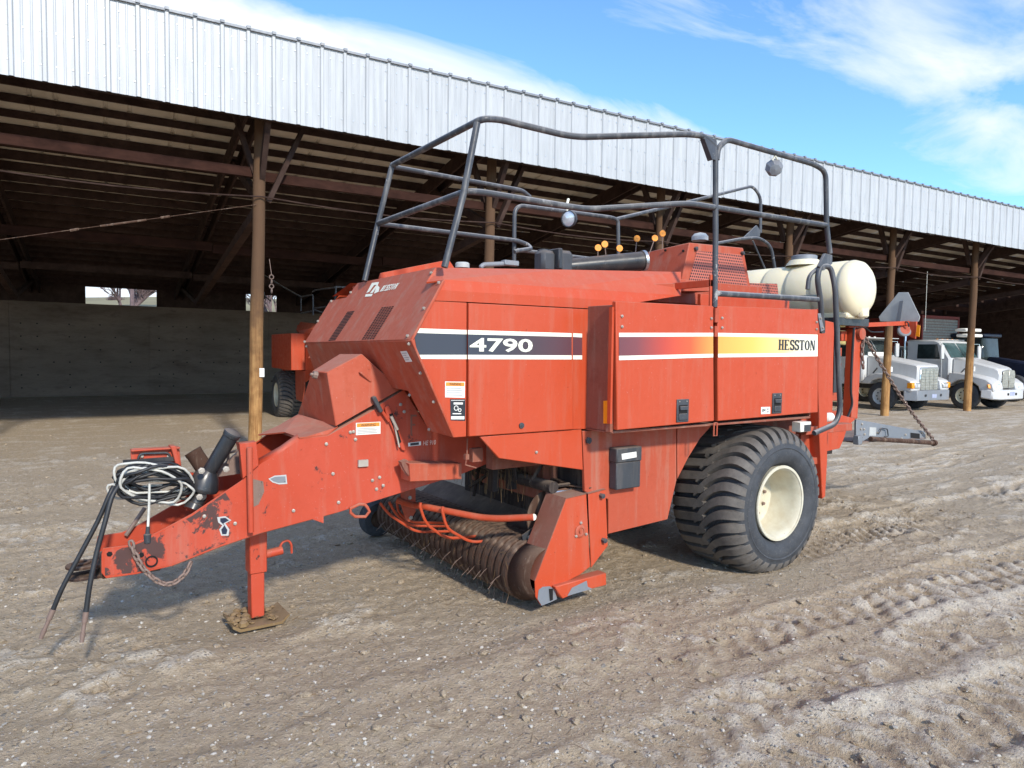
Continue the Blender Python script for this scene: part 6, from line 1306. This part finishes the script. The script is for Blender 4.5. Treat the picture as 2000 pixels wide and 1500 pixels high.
    for y in (-.7, -.35, 0, .35, .7): mb = MB(); mb.lathe([(0, .05), (.04, .04), (.05, 0)], (cab0-.7, y, zr), (0, 0, 1), 10); mb.build('clearance_lamp', 'amber' if kind != 'square' else 'decal_white', T, local=True)
    return T
hd = atan2(-nS.y, -nS.x)
t1 = SH(25.9, 14.75, 0); truck('delivery_truck', 'white truck with square chrome grille and plain grey bumper', (t1.x, t1.y, -.01), hd, 'square')
t2 = SH(29.6, 13.95, 0); truck('delivery_truck', 'white truck with rounded hood, split grille and white bumper', (t2.x, t2.y, -.01), hd, 'round')
# boards carried over the cab of the right truck
bt = SH(30.4, 16.1, 2.85)
for k, (dz, ds_) in enumerate(((0, 0), (.22, -.1))):
    mb = MB(); c0 = bt+Vector((0, 0, dz))+dS*(ds_+.25); mb.box(c0, (1.15, .45, .13), rz=SA); o = mb.build('foam_board', 'decal_white', None, bevel=.03)
    tag(o, 'white board strapped above the cab of the right truck, '+('lower' if k == 0 else 'upper')+' of two', 'board', 'white boards above the right truck')
mb = MB(); mb.mm((0, 0, 0), (.03, 1.0, .9)); 
# ribbed container body behind the trucks
cl = SH(33.0, 19.5, 0); CT = thing('cargo_box', 'grey ribbed cargo box with dark red frame behind the two trucks', 'cargo box', cl, SA)
L_, D_, H0, H1 = 3.1, 6.5, 1.1, 3.82
for k in range(20):
    z = H0+.06+(H1-H0-.12)*k/20; mb = MB(); mb.mm((0.08, -.02, z), (L_-.08, .04, z+(H1-H0-.12)/20-.02)); mb.build('panel_board', 'container_grey', CT, local=True, bevel=.004)
mb = MB(); mb.mm((0, -.05, H0-.1), (.1, .1, H1)); mb.mm((L_-.1, -.05, H0-.1), (L_, .1, H1)); mb.mm((0, -.05, H1-.02), (L_, .1, H1+.08)); mb.mm((0, -.05, H0-.12), (L_, .1, H0+.02)); mb.build('frame', 'container_red', CT, local=True)
mb = MB(); mb.mm((0.02, .05, H0), (L_-.02, D_, H1)); mb.build('box_body', 'container_red', CT, local=True)
for (x, y) in ((.9, .6), (L_-.9, .6), (.9, 5.2), (L_-.9, 5.2)): mb = MB(); mb.lathe([(0, .2), (0, .45), (.04, .5), (.26, .5), (.3, .45), (.3, .2)], (x, y-.15, .5), (0, 1, 0), 24); mb.build('wheel', 'tyre_wall', CT, local=True)
# dark blue tractor at the right edge
tl = SH(36.2, 16.0, 0); TR = thing('tractor', 'dark blue tractor in shadow at the right edge beside the right truck', 'tractor', tl, hd)
mb = MB(); mb.prism([Vector((.0, -.4, .9)), Vector((.1, -.4, 1.5)), Vector((-.3, -.4, 1.75)), Vector((-2, -.4, 2.0)), Vector((-2, -.4, .9))], (0, .8, 0)); mb.build('hood', 'blue_paint', TR, local=True, bevel=.08)
mb = MB(); mb.prism([Vector((-1.9, -.75, 1.2)), Vector((-2.1, -.7, 2.9)), Vector((-3.4, -.7, 2.95)), Vector((-3.5, -.75, 1.2))], (0, 1.45, 0)); cb_ = mb.build('cab', 'glass_dark', TR, local=True, bevel=.05)
mb = MB(); mb.mm((-3.5, -.8, 2.9), (-1.95, .8, 3.08)); mb.build('roof', 'blue_paint', cb_, local=True, bevel=.05)
for s in (-1, 1):
    for xx, r in ((-.6, .6), (-2.9, .9)):
        mb = MB(); mb.lathe([(0, r*.5), (0, r*.8), (.06, r), (.4, r), (.45, r*.8), (.45, r*.5)], (xx, s*1.1, r), (0, -s, 0), 36); w_ = mb.build('wheel', 'tyre_wall', TR, local=True); mb = MB(); mb.lathe([(.05, r*.52), (.15, r*.3), (.15, 0)], (xx, s*1.1, r), (0, -s, 0), 20); mb.build('rim', 'decal_grey', w_, local=True)
    mb = MB(); mb.prism([Vector((-1.95, s*.72, 1.4)), Vector((-2.4, s*.72, 1.98)), Vector((-3.4, s*.72, 1.98)), Vector((-3.9, s*.72, 1.5))], (0, s*.5, .05)); mb.build('fender', 'blue_paint', TR, local=True)
